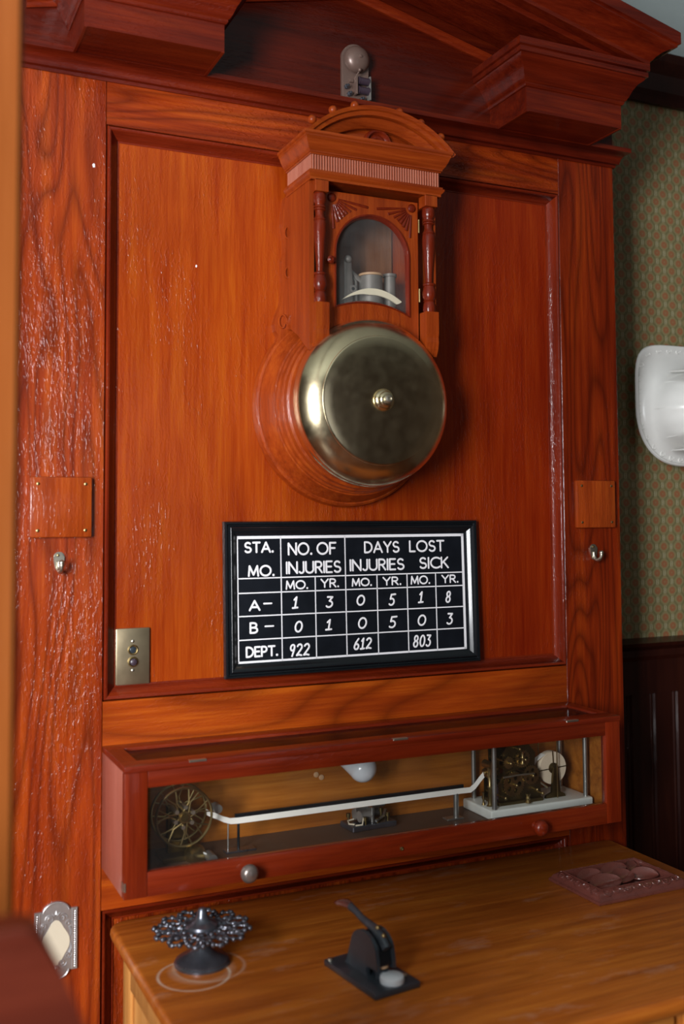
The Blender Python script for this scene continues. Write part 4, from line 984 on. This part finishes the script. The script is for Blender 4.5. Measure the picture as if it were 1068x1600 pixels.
# light bulb on the back of the case
lb = thing('light_bulb', 'frosted round light bulb in a white socket on the back wall of the glazed case', 'light bulb', (0.52, -0.010, 1.062))
q = NB(); lathe(q, [(0.0, 0.0), (0.026, 0.0), (0.026, 0.010), (0.020, 0.020), (0.017, 0.032), (0.0, 0.032)], (0.487, -0.0105, 1.066), (0.25, -1, 0.02), 28); part('socket', q, M['porcelain'], lb)
q = NB(); lathe(q, [(0.0, 0.030), (0.012, 0.030), (0.013, 0.036), (0.0, 0.036)], (0.487, -0.0105, 1.066), (0.55, -0.8, -0.15), 24); part('screw_cap', q, M['steel'], lb)
q = NB(); ball(q, (0.5445, -0.078, 1.040), 0.0300, 36); tube(q, [(0.506, -0.036, 1.060), (0.520, -0.055, 1.052), (0.5345, -0.068, 1.045)], [0.012, 0.018, 0.026], 24); part('globe', q, M['bulb'], lb, angle=60)
for x_, z_ in ((0.4640, 1.0200), (0.4765, 1.0130)):
    q = NB(); lathe(q, [(0.0, 0.0), (0.006, 0.0), (0.0055, 0.002), (0.0, 0.003)], (x_, -0.0102, z_), (0, -1, 0), 16); part('bell_stud', q, M['stud'], lb)

# the tape register on its marble slab
rg = thing('tape_register', 'brass tape register with paper roll on white marble slab, inside the case', 'telegraph register', (0.968, -0.08, FLZ))
MX0, MX1, MY0, MY1, MZ = 0.829, 1.108, -0.143, -0.021, 0.930
q = NB(); box(q, MX0, MX1, MY0, MY1, FLZ, MZ, 0.004, 3); part('marble_slab', q, M['marble'], rg)
for x_, y_ in ((0.843, -0.134), (0.852, -0.033), (1.098, -0.128), (1.098, -0.030)):
    q = NB(); cyl(q, (x_, y_, MZ), (x_, y_, 1.104), 0.0055, 16); part('corner_post', q, M['steel'], rg)
q = NB(); box(q, 0.865, 0.985, -0.120, -0.045, MZ, MZ + 0.008, 0.001, 1); part('bed_plate', q, M['darkbrass'], rg)
for y_ in (-0.114, -0.054):
    q = NB(); prism(q, [(0.868, MZ + 0.008), (0.982, MZ + 0.008), (0.982, MZ + 0.05), (0.965, MZ + 0.075), (0.968, MZ + 0.11), (0.945, MZ + 0.135), (0.90, MZ + 0.140), (0.880, MZ + 0.115), (0.882, MZ + 0.07), (0.868, MZ + 0.05)], XZ(y_), XZ(y_ + 0.003),
        holes=[[(0.925 + 0.018 * math.cos(t), MZ + 0.06 + 0.018 * math.sin(t)) for t in [i * PI / 10 for i in range(20)]]]); part('frame_plate', q, M['darkbrass'], rg, smooth=False)
random.seed(3)
def gear(cx, cz, y_, r_, n, th=0.003):
    q = NB(); ol = []
    for i in range(n * 4):
        a = 2 * PI * i / (n * 4); rr_ = r_ + (0.0022 if i % 4 in (0, 1) else 0)
        ol.append((cx + rr_ * math.cos(a), cz + rr_ * math.sin(a)))
    holes = []
    if r_ > 0.015:
        for k in range(5):
            a = k * 2 * PI / 5; holes.append([(cx + r_ * 0.58 * math.cos(a) + r_ * 0.22 * math.cos(t), cz + r_ * 0.58 * math.sin(a) + r_ * 0.22 * math.sin(t)) for t in [i * PI / 6 for i in range(12)]])
    prism(q, ol, XZ(y_), XZ(y_ + th), holes=holes or None); part('gear', q, M['oldbrass'], rg, smooth=False)
for a in ((0.905, MZ + 0.045, -0.120, 0.026, 30), (0.950, MZ + 0.062, -0.124, 0.020, 24), (0.930, MZ + 0.100, -0.119, 0.018, 22), (0.890, MZ + 0.095, -0.123, 0.012, 16), (0.960, MZ + 0.030, -0.100, 0.016, 18), (0.915, MZ + 0.075, -0.075, 0.028, 32), (0.945, MZ + 0.118, -0.085, 0.012, 14)): gear(*a)
q = NB()
for x_, z_ in ((0.905, 0.045), (0.950, 0.062), (0.930, 0.100), (0.890, 0.095), (0.875, 0.02), (0.975, 0.02), (0.915, 0.125), (0.960, 0.03)): cyl(q, (x_, -0.130, MZ + z_), (x_, -0.045, MZ + z_), 0.0026, 10); ball(q, (x_, -0.131, MZ + z_), 0.0038, 10)
part('arbors', q, M['oldbrass'], rg)
for x_, y_, z0_, z1_, r_ in ((0.850, -0.105, 0.0, 0.085, 0.006), (0.934, -0.132, 0.004, 0.024, 0.005), (0.925, -0.126, 0.09, 0.118, 0.004), (0.900, -0.10, 0.13, 0.165, 0.005), (0.935, -0.08, 0.13, 0.160, 0.005), (0.842, -0.09, 0.0, 0.028, 0.003)):
    q = NB(); lathe(q, [(0.0, z0_), (r_ * 1.4, z0_), (r_, z0_ + 0.003), (r_ * 0.7, (z0_ + z1_) / 2 - 0.004), (r_ * 1.1, (z0_ + z1_) / 2), (r_ * 0.7, (z0_ + z1_) / 2 + 0.004), (r_, z1_ - 0.003), (r_ * 1.2, z1_), (0, z1_ + 0.001)], (x_, y_, MZ), (0, 0, 1), 16); part('pillar', q, M['oldbrass'], rg)
for x_, y_ in ((0.888, -0.090), (0.918, -0.090)):
    q = NB(); cyl(q, (x_, y_, MZ + 0.008), (x_, y_, MZ + 0.035), 0.011, 20); cyl(q, (x_, y_, MZ + 0.033), (x_, y_, MZ + 0.037), 0.013, 20); part('magnet', q, M['coil'], rg)
q = NB(); tube(q, [(0.842, -0.094, MZ + 0.072), (0.856, -0.096, MZ + 0.076), (0.880, -0.096, MZ + 0.076)], 0.0045, 8); cyl(q, (0.856, -0.110, MZ + 0.068), (0.856, -0.075, MZ + 0.068), 0.010, 18); cyl(q, (0.856, -0.110, MZ + 0.088), (0.856, -0.075, MZ + 0.088), 0.009, 18); part('feed_rollers', q, M['oldbrass'], rg)
q = NB(); tube(q, [(0.87, -0.13, MZ + 0.066), (0.91, -0.131, MZ + 0.068), (0.955, -0.128, MZ + 0.066)], 0.0022, 8); tube(q, [(0.968, -0.10, MZ + 0.052), (0.985, -0.10, MZ + 0.040), (1.010, -0.10, MZ + 0.022)], 0.0022, 8); tube(q, [(0.97, -0.06, MZ + 0.02), (0.975, -0.08, MZ + 0.09), (0.96, -0.08, MZ + 0.12)], 0.002, 8); part('levers', q, M['nickel'], rg)
# paper roll and its stand
PX, PZ, PY = 1.0285, 0.9945, -0.088
q = NB(); lathe(q, [(0.010, -0.010), (0.0370, -0.010), (0.0375, -0.009), (0.0375, 0.009), (0.0370, 0.010), (0.010, 0.010)], (PX, PY, PZ), (0, -1, 0), 56); roll = part('paper_roll', q, M['paperroll'], rg, angle=40)
q = NB(); lathe(q, [(0.0, -0.013), (0.0125, -0.013), (0.0125, 0.013), (0.009, 0.014), (0.0, 0.017)], (PX, PY, PZ), (0, -1, 0), 24)
for k in range(4):
    a = 0.06 + k * PI / 2; cyl(q, (PX, PY - 0.0125, PZ), (PX + 0.040 * math.cos(a), PY - 0.0125, PZ + 0.040 * math.sin(a)), 0.0012, 6)
part('roll_spider', q, M['darkbrass'], rg)
q = NB(); prism(q, [(PX - 0.030, MZ), (PX + 0.026, MZ), (PX + 0.024, MZ + 0.006), (PX + 0.012, MZ + 0.012), (PX + 0.006, PZ + 0.004), (PX - 0.006, PZ + 0.004), (PX - 0.012, MZ + 0.012), (PX - 0.028, MZ + 0.006)], XZ(PY - 0.015), XZ(PY - 0.022)); part('roll_stand', q, M['darkbrass'], rg)
for x_, y_ in ((PX, PY - 0.026), (PX - 0.012, PY + 0.03)):
    q = NB(); cyl(q, (x_, y_, MZ), (x_, y_, 1.104), 0.0014, 8); part('roll_rod', q, M['oldbrass'], rg)
q = NB(); skin_rings(q, [[Vector((x_, y_, z_)) for y_ in (PY - 0.009, PY + 0.009)] for x_, z_ in ((PX - 0.020, PZ + 0.0325), (0.985, PZ + 0.020), (0.972, PZ + 0.006))], False, False, False); part('paper_web', q, M['paper'], rg)

# ------------------------------------------------------------------ the desk
DZ = 0.775
desk = thing('writing_desk', 'honey brown wooden desk with worn top standing against the panelled surround', 'desk', (0.64, -0.37, 0))
def desk_outline(e=0.0):
    x0, x1, y0, y1 = 0.012 + e, 1.2655 - e, -0.745 + e, -0.003 - e * 0.4
    r = 0.030
    pts = []
    for cx, cy, a0, rr_ in ((x1 - 0.012, y1 - 0.012, 0, 0.012), (x0 + r, y1 - r, 90, r), (x0 + 0.02, y0 + 0.02, 180, 0.02), (x1 - 0.02, y0 + 0.02, 270, 0.02)):
        pts += [(cx + rr_ * math.cos(math.radians(a0 + 90 * i / 8)), cy + rr_ * math.sin(math.radians(a0 + 90 * i / 8))) for i in range(9)]
    return pts
q = NB()
rings = []
for e, z in ((0.014, DZ - 0.034), (0.008, DZ - 0.030), (0.002, DZ - 0.022), (0.0, DZ - 0.014), (0.001, DZ - 0.006), (0.004, DZ - 0.0015), (0.009, DZ)):
    rings.append([Vector((x, y, z)) for x, y in desk_outline(e)])
skin_rings(q, rings, True, False, True); dt = link_mesh('desk_top', q, M['desktop'], None, True, 50)
dt.parent = desk; dt.matrix_parent_inverse = Matrix.Translation((-0.64, 0.37, 0)); WORLD[dt.name] = Matrix.Identity(4)
for xa, xb in ((0.045, 0.063), (1.215, 1.233)):
    q = NB(); box(q, xa, xb, -0.705, -0.03, 0.10, DZ - 0.0345, 0.002, 1); sp_ = part('side_panel', q, M['deskside'], desk)
    for ya, yb, za, zb in ((-0.700, -0.640, 0.105, 0.735), (-0.095, -0.035, 0.105, 0.735), (-0.639, -0.096, 0.675, 0.735), (-0.639, -0.096, 0.105, 0.170)):
        x_ = xa - 0.008 if xa < 0.5 else xb
        q = NB(); box(q, x_, x_ + 0.008, ya, yb, za, zb, 0.003, 2); part('side_frame', q, M['deskside'], sp_)
q = NB(); box(q, 0.0635, 1.2145, -0.045, -0.030, 0.10, DZ - 0.0345); part('back_panel', q, M['deskY'], desk, smooth=False)
q = NB(); box(q, 0.0635, 1.2145, -0.700, -0.685, 0.635, DZ - 0.0345, 0.001, 1); part('apron', q, M['deskY'], desk)
for xa, xb in ((0.075, 0.43), (0.455, 0.825), (0.85, 1.205)):
    q = NB(); box(q, xa, xb, -0.712, -0.7005, 0.645, 0.730, 0.003, 2); dwr = part('drawer', q, M['deskY'], desk)
    q = NB(); lathe(q, [(0, 0), (0.008, 0), (0.006, 0.008), (0.014, 0.016), (0.012, 0.024), (0, 0.026)], ((xa + xb) / 2, -0.712, 0.6875), (0, -1, 0), 20); part('knob', q, M['deskY'], dwr)
for x_ in (0.045, 1.191):
    for y_ in (-0.705, -0.072):
        q = NB(); box(q, x_, x_ + 0.042, y_, y_ + 0.042, 0.0, 0.0998, 0.003, 1); part('leg', q, M['deskside'], desk)

# ------------------------------------------------------------------ things on the desk
st = thing('revolving_stamp_rack', 'small black metal stand with an openwork wheel and domed top, left corner of the desk', 'rack', (0.128, -0.267, DZ))
q = NB(); lathe(q, [(0.0, 0.0), (0.0500, 0.0), (0.0505, 0.004), (0.0475, 0.0065), (0.0480, 0.0085), (0.0450, 0.0105), (0.038, 0.0135), (0.028, 0.0185), (0.019, 0.0255), (0.0125, 0.034), (0.009, 0.042), (0.0085, 0.046), (0.0, 0.046)], (0.128, -0.267, DZ), (0, 0, 1), 56); part('base', q, M['iron'], st)
q = NB(); lathe(q, [(0.0, 0.046), (0.010, 0.046), (0.010, 0.050), (0.006, 0.053), (0.006, 0.060), (0.0, 0.060)], (0.128, -0.267, DZ), (0, 0, 1), 24); part('stem', q, M['nickel'], st)
q = NB(); wz = DZ + 0.062; cx, cy = 0.128, -0.267
lathe(q, [(0.0, -0.002), (0.026, -0.002), (0.030, 0.0), (0.030, 0.003), (0.026, 0.005), (0.0, 0.005)], (cx, cy, wz), (0, 0, 1), 32)
tube(q, [(cx + 0.046 * math.cos(t), cy + 0.046 * math.sin(t), wz) for t in [i * PI / 20 for i in range(40)]], 0.0022, 6, closed=True)
for k in range(12):
    a = k * PI / 6 + 0.1
    def pp(r_, da, dz=0): return Vector((cx + r_ * math.cos(a + da), cy + r_ * math.sin(a + da), wz + dz))
    # radial loop
    tube(q, [pp(0.046, -0.05), pp(0.058, -0.15), pp(0.074, -0.16), pp(0.084, -0.07), pp(0.084, 0.07), pp(0.074, 0.16), pp(0.058, 0.15), pp(0.046, 0.05)], 0.0024, 7)
    tube(q, [pp(0.028, 0.0), pp(0.036, 0.10), pp(0.046, 0.02)], 0.0026, 6); tube(q, [pp(0.028, 0.0), pp(0.038, -0.13), pp(0.046, -0.10)], 0.0022, 6)
for k in range(12):
    a = k * PI / 6 + 0.1
    for r_, da, hl in ((0.060, -0.16, 0.006), (0.079, -0.15, 0.005), (0.087, 0.0, 0.006), (0.079, 0.15, 0.006), (0.060, 0.16, 0.006), (0.050, 0.0, 0.005), (0.036, 0.10, 0.0045), (0.068, 0.26, 0.007)):
        c_ = Vector((cx + r_ * math.cos(a + da), cy + r_ * math.sin(a + da), wz)); d_ = Vector((math.cos(a + da * 2), math.sin(a + da * 2), 0)) if abs(da) > 0.12 else Vector((-math.sin(a), math.cos(a), 0))
        tube(q, [c_ - d_ * hl, c_ - d_ * hl * 0.7, c_ + d_ * hl * 0.7, c_ + d_ * hl], [0.002, 0.0044, 0.0044, 0.002], 8)
part('openwork_wheel', q, M['iron'], st, angle=60)
q = NB(); lathe(q, [(0.030, 0.004), (0.028, 0.008), (0.020, 0.012), (0.013, 0.017), (0.010, 0.024), (0.0085, 0.032), (0.006, 0.036), (0.0, 0.037)], (cx, cy, wz), (0, 0, 1), 32); part('domed_cap', q, M['iron'], st)

em = thing('hand_press', 'black cast metal hand seal press with raised spoon lever, on the middle of the desk', 'seal press', (0.381, -0.446, DZ))
EM = Matrix.Translation((0.381, -0.446, DZ)) @ Matrix.Rotation(math.radians(7.5), 4, 'Z')
def ep(x, y, z): return EM @ Vector((x, y, z))
q = NB(); box(q, -0.047, 0.047, -0.083, 0.083, 0.0, 0.011, 0.0025, 2, mtx=EM); part('base_plate', q, M['blackmetal'], em)
for x_, y_ in ((-0.039, 0.074), (0.036, 0.072), (0.036, -0.050)):
    q = NB(); 
    c_ = ep(x_, y_, 0.011); lathe(q, [(0, 0), (0.0052, 0), (0.0048, 0.0025), (0.003, 0.0035), (0, 0.0035)], c_, (0, 0, 1), 14); part('screw', q, M['nickel'], em)
# two cheeks of the body with an arched outline, notch for the dies at the front
def cheek(): 
    o = [(0.055, 0.011), (0.050, 0.016), (0.040, 0.040)] + [(-0.006 + 0.040 * math.cos(math.radians(a)), 0.050 + 0.034 * math.sin(math.radians(a))) for a in range(15, 171, 12)] + [(-0.048, 0.040), (-0.049, 0.028), (-0.020, 0.028), (-0.016, 0.024), (-0.016, 0.011)]
    return o
for x0_, x1_ in ((-0.020, -0.013), (0.013, 0.020)):
    q = NB(); prism(q, cheek(), lambda p, x=x0_: ep(x, p[0], p[1]), lambda p, x=x1_: ep(x, p[0], p[1])); part('cheek', q, M['blackmetal'], em, smooth=False)
q = NB()
rim = [(0.050, 0.016), (0.040, 0.040)] + [(-0.006 + 0.038 * math.cos(math.radians(a)), 0.049 + 0.032 * math.sin(math.radians(a))) for a in range(15, 171, 12)] + [(-0.046, 0.034)]
skin_rings(q, [[ep(-0.013, p[0], p[1]), ep(0.013, p[0], p[1]), ep(0.013, p[0] * 0.8 - 0.001, p[1] * 0.86), ep(-0.013, p[0] * 0.8 - 0.001, p[1] * 0.86)] for p in rim], True, False, True); part('body_web', q, M['black'], em)
q = NB(); tube(q, [ep(0.0, -0.050, 0.064), ep(0, -0.036, 0.077), ep(0, -0.012, 0.086), ep(0, 0.010, 0.0885), ep(0, 0.028, 0.091), ep(0, 0.046, 0.0965), ep(0, 0.066, 0.0995)], [0.008, 0.0085, 0.008, 0.007, 0.0062, 0.006, 0.007], 12)
lv = part('lever_arm', q, M['blackmetal'], em)
q = NB(); tube(q, [ep(0, 0.062, 0.0990), ep(0, 0.075, 0.1005), ep(0, 0.090, 0.0995), ep(0, 0.104, 0.0955), ep(0, 0.113, 0.0910)], [0.0065, 0.0115, 0.0150, 0.012, 0.003], 16, flat=((0, 0.2, 1), 0.42)); part('spoon_grip', q, M['rosewood'], lv)
for y_, z_ in ((-0.040, 0.082), (-0.022, 0.090)):
    q = NB(); ball(q, ep(0, y_, z_), 0.0045, 12); part('rivet', q, M['oldbrass'], lv)
q = NB(); cyl(q, ep(0, -0.034, 0.011), ep(0, -0.034, 0.026), 0.012, 20); part('lower_die', q, M['blackmetal'], em)
q = NB(); cyl(q, ep(0, -0.034, 0.031), ep(0, -0.034, 0.050), 0.008, 18); cyl(q, ep(0, -0.034, 0.029), ep(0, -0.034, 0.033), 0.012, 20); part('upper_die', q, M['stud'], em)
q = NB(); lathe(q, [(0.0, 0.0), (0.0205, 0.0), (0.0215, 0.004), (0.0205, 0.010), (0.017, 0.0125), (0.0, 0.013)], ep(0.004, -0.059, 0.011), (0, 0, 1), 40); part('round_pad', q, M['felt'], em)

ink = thing('carved_pen_tray', 'carved reddish brown rectangular pen tray with shell shaped wells, right side of the desk', 'pen tray', (1.072, -0.270, DZ))
IM = Matrix.Translation((1.072, -0.270, DZ)) @ Matrix.Rotation(math.radians(1.0), 4, 'Z')
hx, hy = 0.123, 0.086
def rect(e, z): return [IM @ Vector((sx_ * (hx - e), sy_ * (hy - e), z)) for sx_, sy_ in ((-1, -1), (1, -1), (1, 1), (-1, 1))]
q = NB(); skin_rings(q, [rect(e, z) for e, z in ((0.002, 0.0), (0.0, 0.002), (0.0, 0.006), (0.003, 0.008), (0.007, 0.015), (0.014, 0.0205), (0.021, 0.0225), (0.0235, 0.0240), (0.0255, 0.0235), (0.027, 0.012), (0.05, 0.010))], True, False, True)
part('tray_body', q, M['rosewood'], ink, angle=40)
q = NB(); box(q, -hx + 0.0275, hx - 0.0275, -hy + 0.0275, hy - 0.0275, 0.0102, 0.0115, mtx=IM); part('well_floor', q, M['darkrose'], ink, smooth=False)
q = NB()
random.seed(5)
def ip(x, y, z): return IM @ Vector((x, y, z))
def scroll_on(side, c, r_, sg2):
    pts = []
    for i in range(22):
        t = i / 21; a = sg2 * (t * 2.3 * PI); rr_ = r_ * (1 - 0.72 * t)
        du = c + rr_ * math.cos(a) * 1.25; dv = rr_ * math.sin(a)
        e = 0.0128 + dv * 0.78
        z = 0.008 + (e - 0.003) * 1.75 if e < 0.007 else (0.015 + (e - 0.007) * 0.786 if e < 0.014 else 0.0205 + (e - 0.014) * 0.286)
        if side == 'F': pts.append(ip(du, -(hy - e), z + 0.0007))
        elif side == 'L': pts.append(ip(-(hx - e), du, z + 0.0007))
        elif side == 'R': pts.append(ip((hx - e), du, z + 0.0007))
        else: pts.append(ip(du, (hy - e), z + 0.0007))
    tube(q, pts, [0.0017 - 0.0009 * i / 21 for i in range(22)], 6)
for side, half_ in (('F', hx), ('B', hx), ('L', hy), ('R', hy)):
    n = 8 if half_ == hx else 5
    for k in range(n): scroll_on(side, (k - (n - 1) / 2) * 2 * (half_ - 0.016) / n, 0.0095, 1 if k % 2 else -1)
for e_, z_ in ((0.0225, 0.0238), (0.002, 0.0072)):
    pts = rect(e_, z_); 
    for i in range(4): cyl(q, pts[i], pts[(i + 1) % 4], 0.0013, 6)
part('carved_border', q, M['rosewood'], ink, angle=60)
# shell-like wells: curled half bowls
for (x_, y_, a_, l_, w_) in ((-0.050, -0.020, 8, 0.046, 0.026), (0.010, -0.006, 20, 0.034, 0.022), (-0.055, 0.028, 12, 0.040, 0.018), (0.055, -0.018, -25, 0.034, 0.022), (0.018, 0.036, 10, 0.044, 0.017), (0.070, 0.030, 35, 0.026, 0.016)):
    q = NB(); R_ = IM @ Matrix.Translation((x_, y_, 0.010)) @ Matrix.Rotation(math.radians(a_), 4, 'Z')
    n1, n2 = 18, 10; rings = []
    for i in range(n1 + 1):
        t = i / n1; ww = w_ * (math.sin(PI * min(1, t * 1.02)) ** 0.6 + 0.02)
        ring_ = []
        for j in range(n2 + 1):
            s_ = j / n2 * 2 - 1
            z = 0.0020 + 0.015 * (abs(s_) ** 2) * (1.0 if s_ > 0 else 0.35) * math.sin(PI * t) ** 0.5 + 0.006 * t ** 3
            ring_.append(R_ @ Vector(((t - 0.5) * 2 * l_, s_ * ww, z)))
        for j in range(n2, -1, -1):
            v = ring_[j].copy(); v.z -= 0.0025; ring_.append(v)
        rings.append(ring_)
    skin_rings(q, rings, True, False, True); part('shell_well', q, M['rosewood'], ink, angle=50)

# ------------------------------------------------------------------ the fire helmet on the papered wall
hl = thing('fire_helmet', 'white leather style fire helmet with wide embossed brim hanging on the patterned wall', 'helmet', (1.735, YW, 1.905))
hcx, hcz = 1.735, 1.905
def hout(a, s=1.0):
    c, s_ = math.cos(a), math.sin(a)
    n = 5.0 if s_ > 0 else 2.35
    rx, rz = 0.178, (0.177 if s_ > 0 else 0.178)
    r = (abs(c / rx) ** n + abs(s_ / rz) ** n) ** (-1 / n)
    return r * c * s, r * s_ * s
def crown(a, s, y):
    return Vector((hcx + 0.140 * s * math.cos(a), y, hcz - 0.018 + 0.112 * s * math.sin(a)))
q = NB(); N = 96; ringsets = []
prof = []
for i in range(N):
    a = 2 * PI * i / N
    ox, oz = hout(a)
    O = Vector((hcx + ox, 0, hcz + oz)); C0 = crown(a, 1.03, 0.172)
    col = []
    col.append(Vector((O.x, 0.205, O.z)))
    col.append(Vector((O.x + (hcx - O.x) * 0.012, 0.199, O.z + (hcz - O.z) * 0.012)))
    col.append(Vector((O.x + (hcx - O.x) * 0.03, 0.198, O.z + (hcz - O.z) * 0.03)))
    for t, y in ((0.2, 0.206), (0.45, 0.205), (0.75, 0.197), (1.0, 0.180)):
        p_ = O.lerp(C0, 0.05 + 0.95 * t); col.append(Vector((p_.x, y, p_.z)))
    for k in range(1, 12):
        ph = k / 12 * PI / 2
        s = math.cos(ph) ** 0.75
        groove = 1.0 + 0.03 * abs(math.cos(4 * a)) ** 8 * math.sin(ph * 2)
        col.append(crown(a, s * groove, 0.172 - 0.125 * math.sin(ph) * groove))
    prof.append(col)
skin_rings(q, prof, False, True, False)
vs_top = [v for v in q.verts if abs(v.co.y - min(w_.co.y for w_ in q.verts)) < 0.004]
hb = part('helmet_shell', q, M['helmet'], hl, angle=50)
q = NB(); ball(q, (hcx, 0.055, hcz - 0.018), 0.03, 20, (1, 0.35, 1)); part('crown_cap', q, M['helmet'], hl)
for k in range(8):
    a = k * PI / 4
    q = NB(); tube(q, [crown(a, math.cos(ph) ** 0.75 * 1.005, 0.1715 - 0.1265 * math.sin(ph)) for ph in [j / 12 * PI / 2 for j in range(0, 12)]], 0.0022, 6); part('seam_rib', q, M['helmet'], hl)
for k in range(30):
    q = NB(); a = 2 * PI * k / 30; ox, oz = hout(a, 0.90); rr_ = 0.0100
    tube(q, [Vector((hcx + ox + rr_ * math.cos(t) * (1 - t / 9) , 0.2040, hcz + oz + rr_ * math.sin(t) * (1 - t / 9))) for t in [j * 0.5 for j in range(13)]], 0.0014, 5)
    part('embossed_scroll', q, M['helmet'], hl)
for zc in (2.000, 1.772):
    q = NB(); tube(q, [(hcx - 0.085, 0.165, zc - 0.002), (hcx - 0.03, 0.150, zc + 0.002), (hcx + 0.05, 0.150, zc)], [0.004, 0.010, 0.008], 10, flat=((0, 0, 1), 0.5)); part('brim_strap', q, M['helmet'], hl)
q = NB(); cyl(q, (hcx, YW, hcz - 0.02), (hcx, 0.12, hcz - 0.02), 0.006, 10); part('wall_peg', q, M['steel'], hl)

# ------------------------------------------------------------------ chair in the near left corner
ch = thing('high_backed_chair', 'dark red wooden high backed chair, its top corner blurred in the lower left corner', 'chair', (-0.53, -1.52, 0))
q = NB(); prism(q, [(-0.79, 1.155), (-0.268, 1.155), (-0.2805, 1.196), (-0.296, 1.236), (-0.315, 1.275), (-0.325, 1.280), (-0.735, 1.280), (-0.745, 1.275)], XZ(-1.322), XZ(-1.285)); bmesh.ops.bevel(q, geom=q.edges[:], offset=0.003, segments=1, affect='EDGES'); part('crest_rail', q, M['chair'], ch)
q = NB(); box(q, -0.715, -0.345, -1.31, -1.295, 0.50, 1.1545, 0.002, 1); part('back_splat', q, M['chair'], ch)
for x_ in (-0.76, -0.325):
    q = NB(); box(q, x_, x_ + 0.042, -1.325, -1.285, 0.0, 1.1545, 0.004, 1); part('rear_post', q, M['chair'], ch)
    q = NB(); tube(q, [(x_ + 0.021, -1.74, 0.0), (x_ + 0.021, -1.74, 0.25), (x_ + 0.021, -1.74, 0.43)], [0.015, 0.021, 0.019], 12); part('front_leg', q, M['chair'], ch)
q = NB(); box(q, -0.765, -0.278, -1.765, -1.326, 0.432, 0.465, 0.008, 2); part('seat', q, M['chair'], ch)
for z_ in (0.2,):
    q = NB(); box(q, -0.74, -0.303, -1.75, -1.73, z_, z_ + 0.025, 0.004, 1); part('stretcher', q, M['chair'], ch)
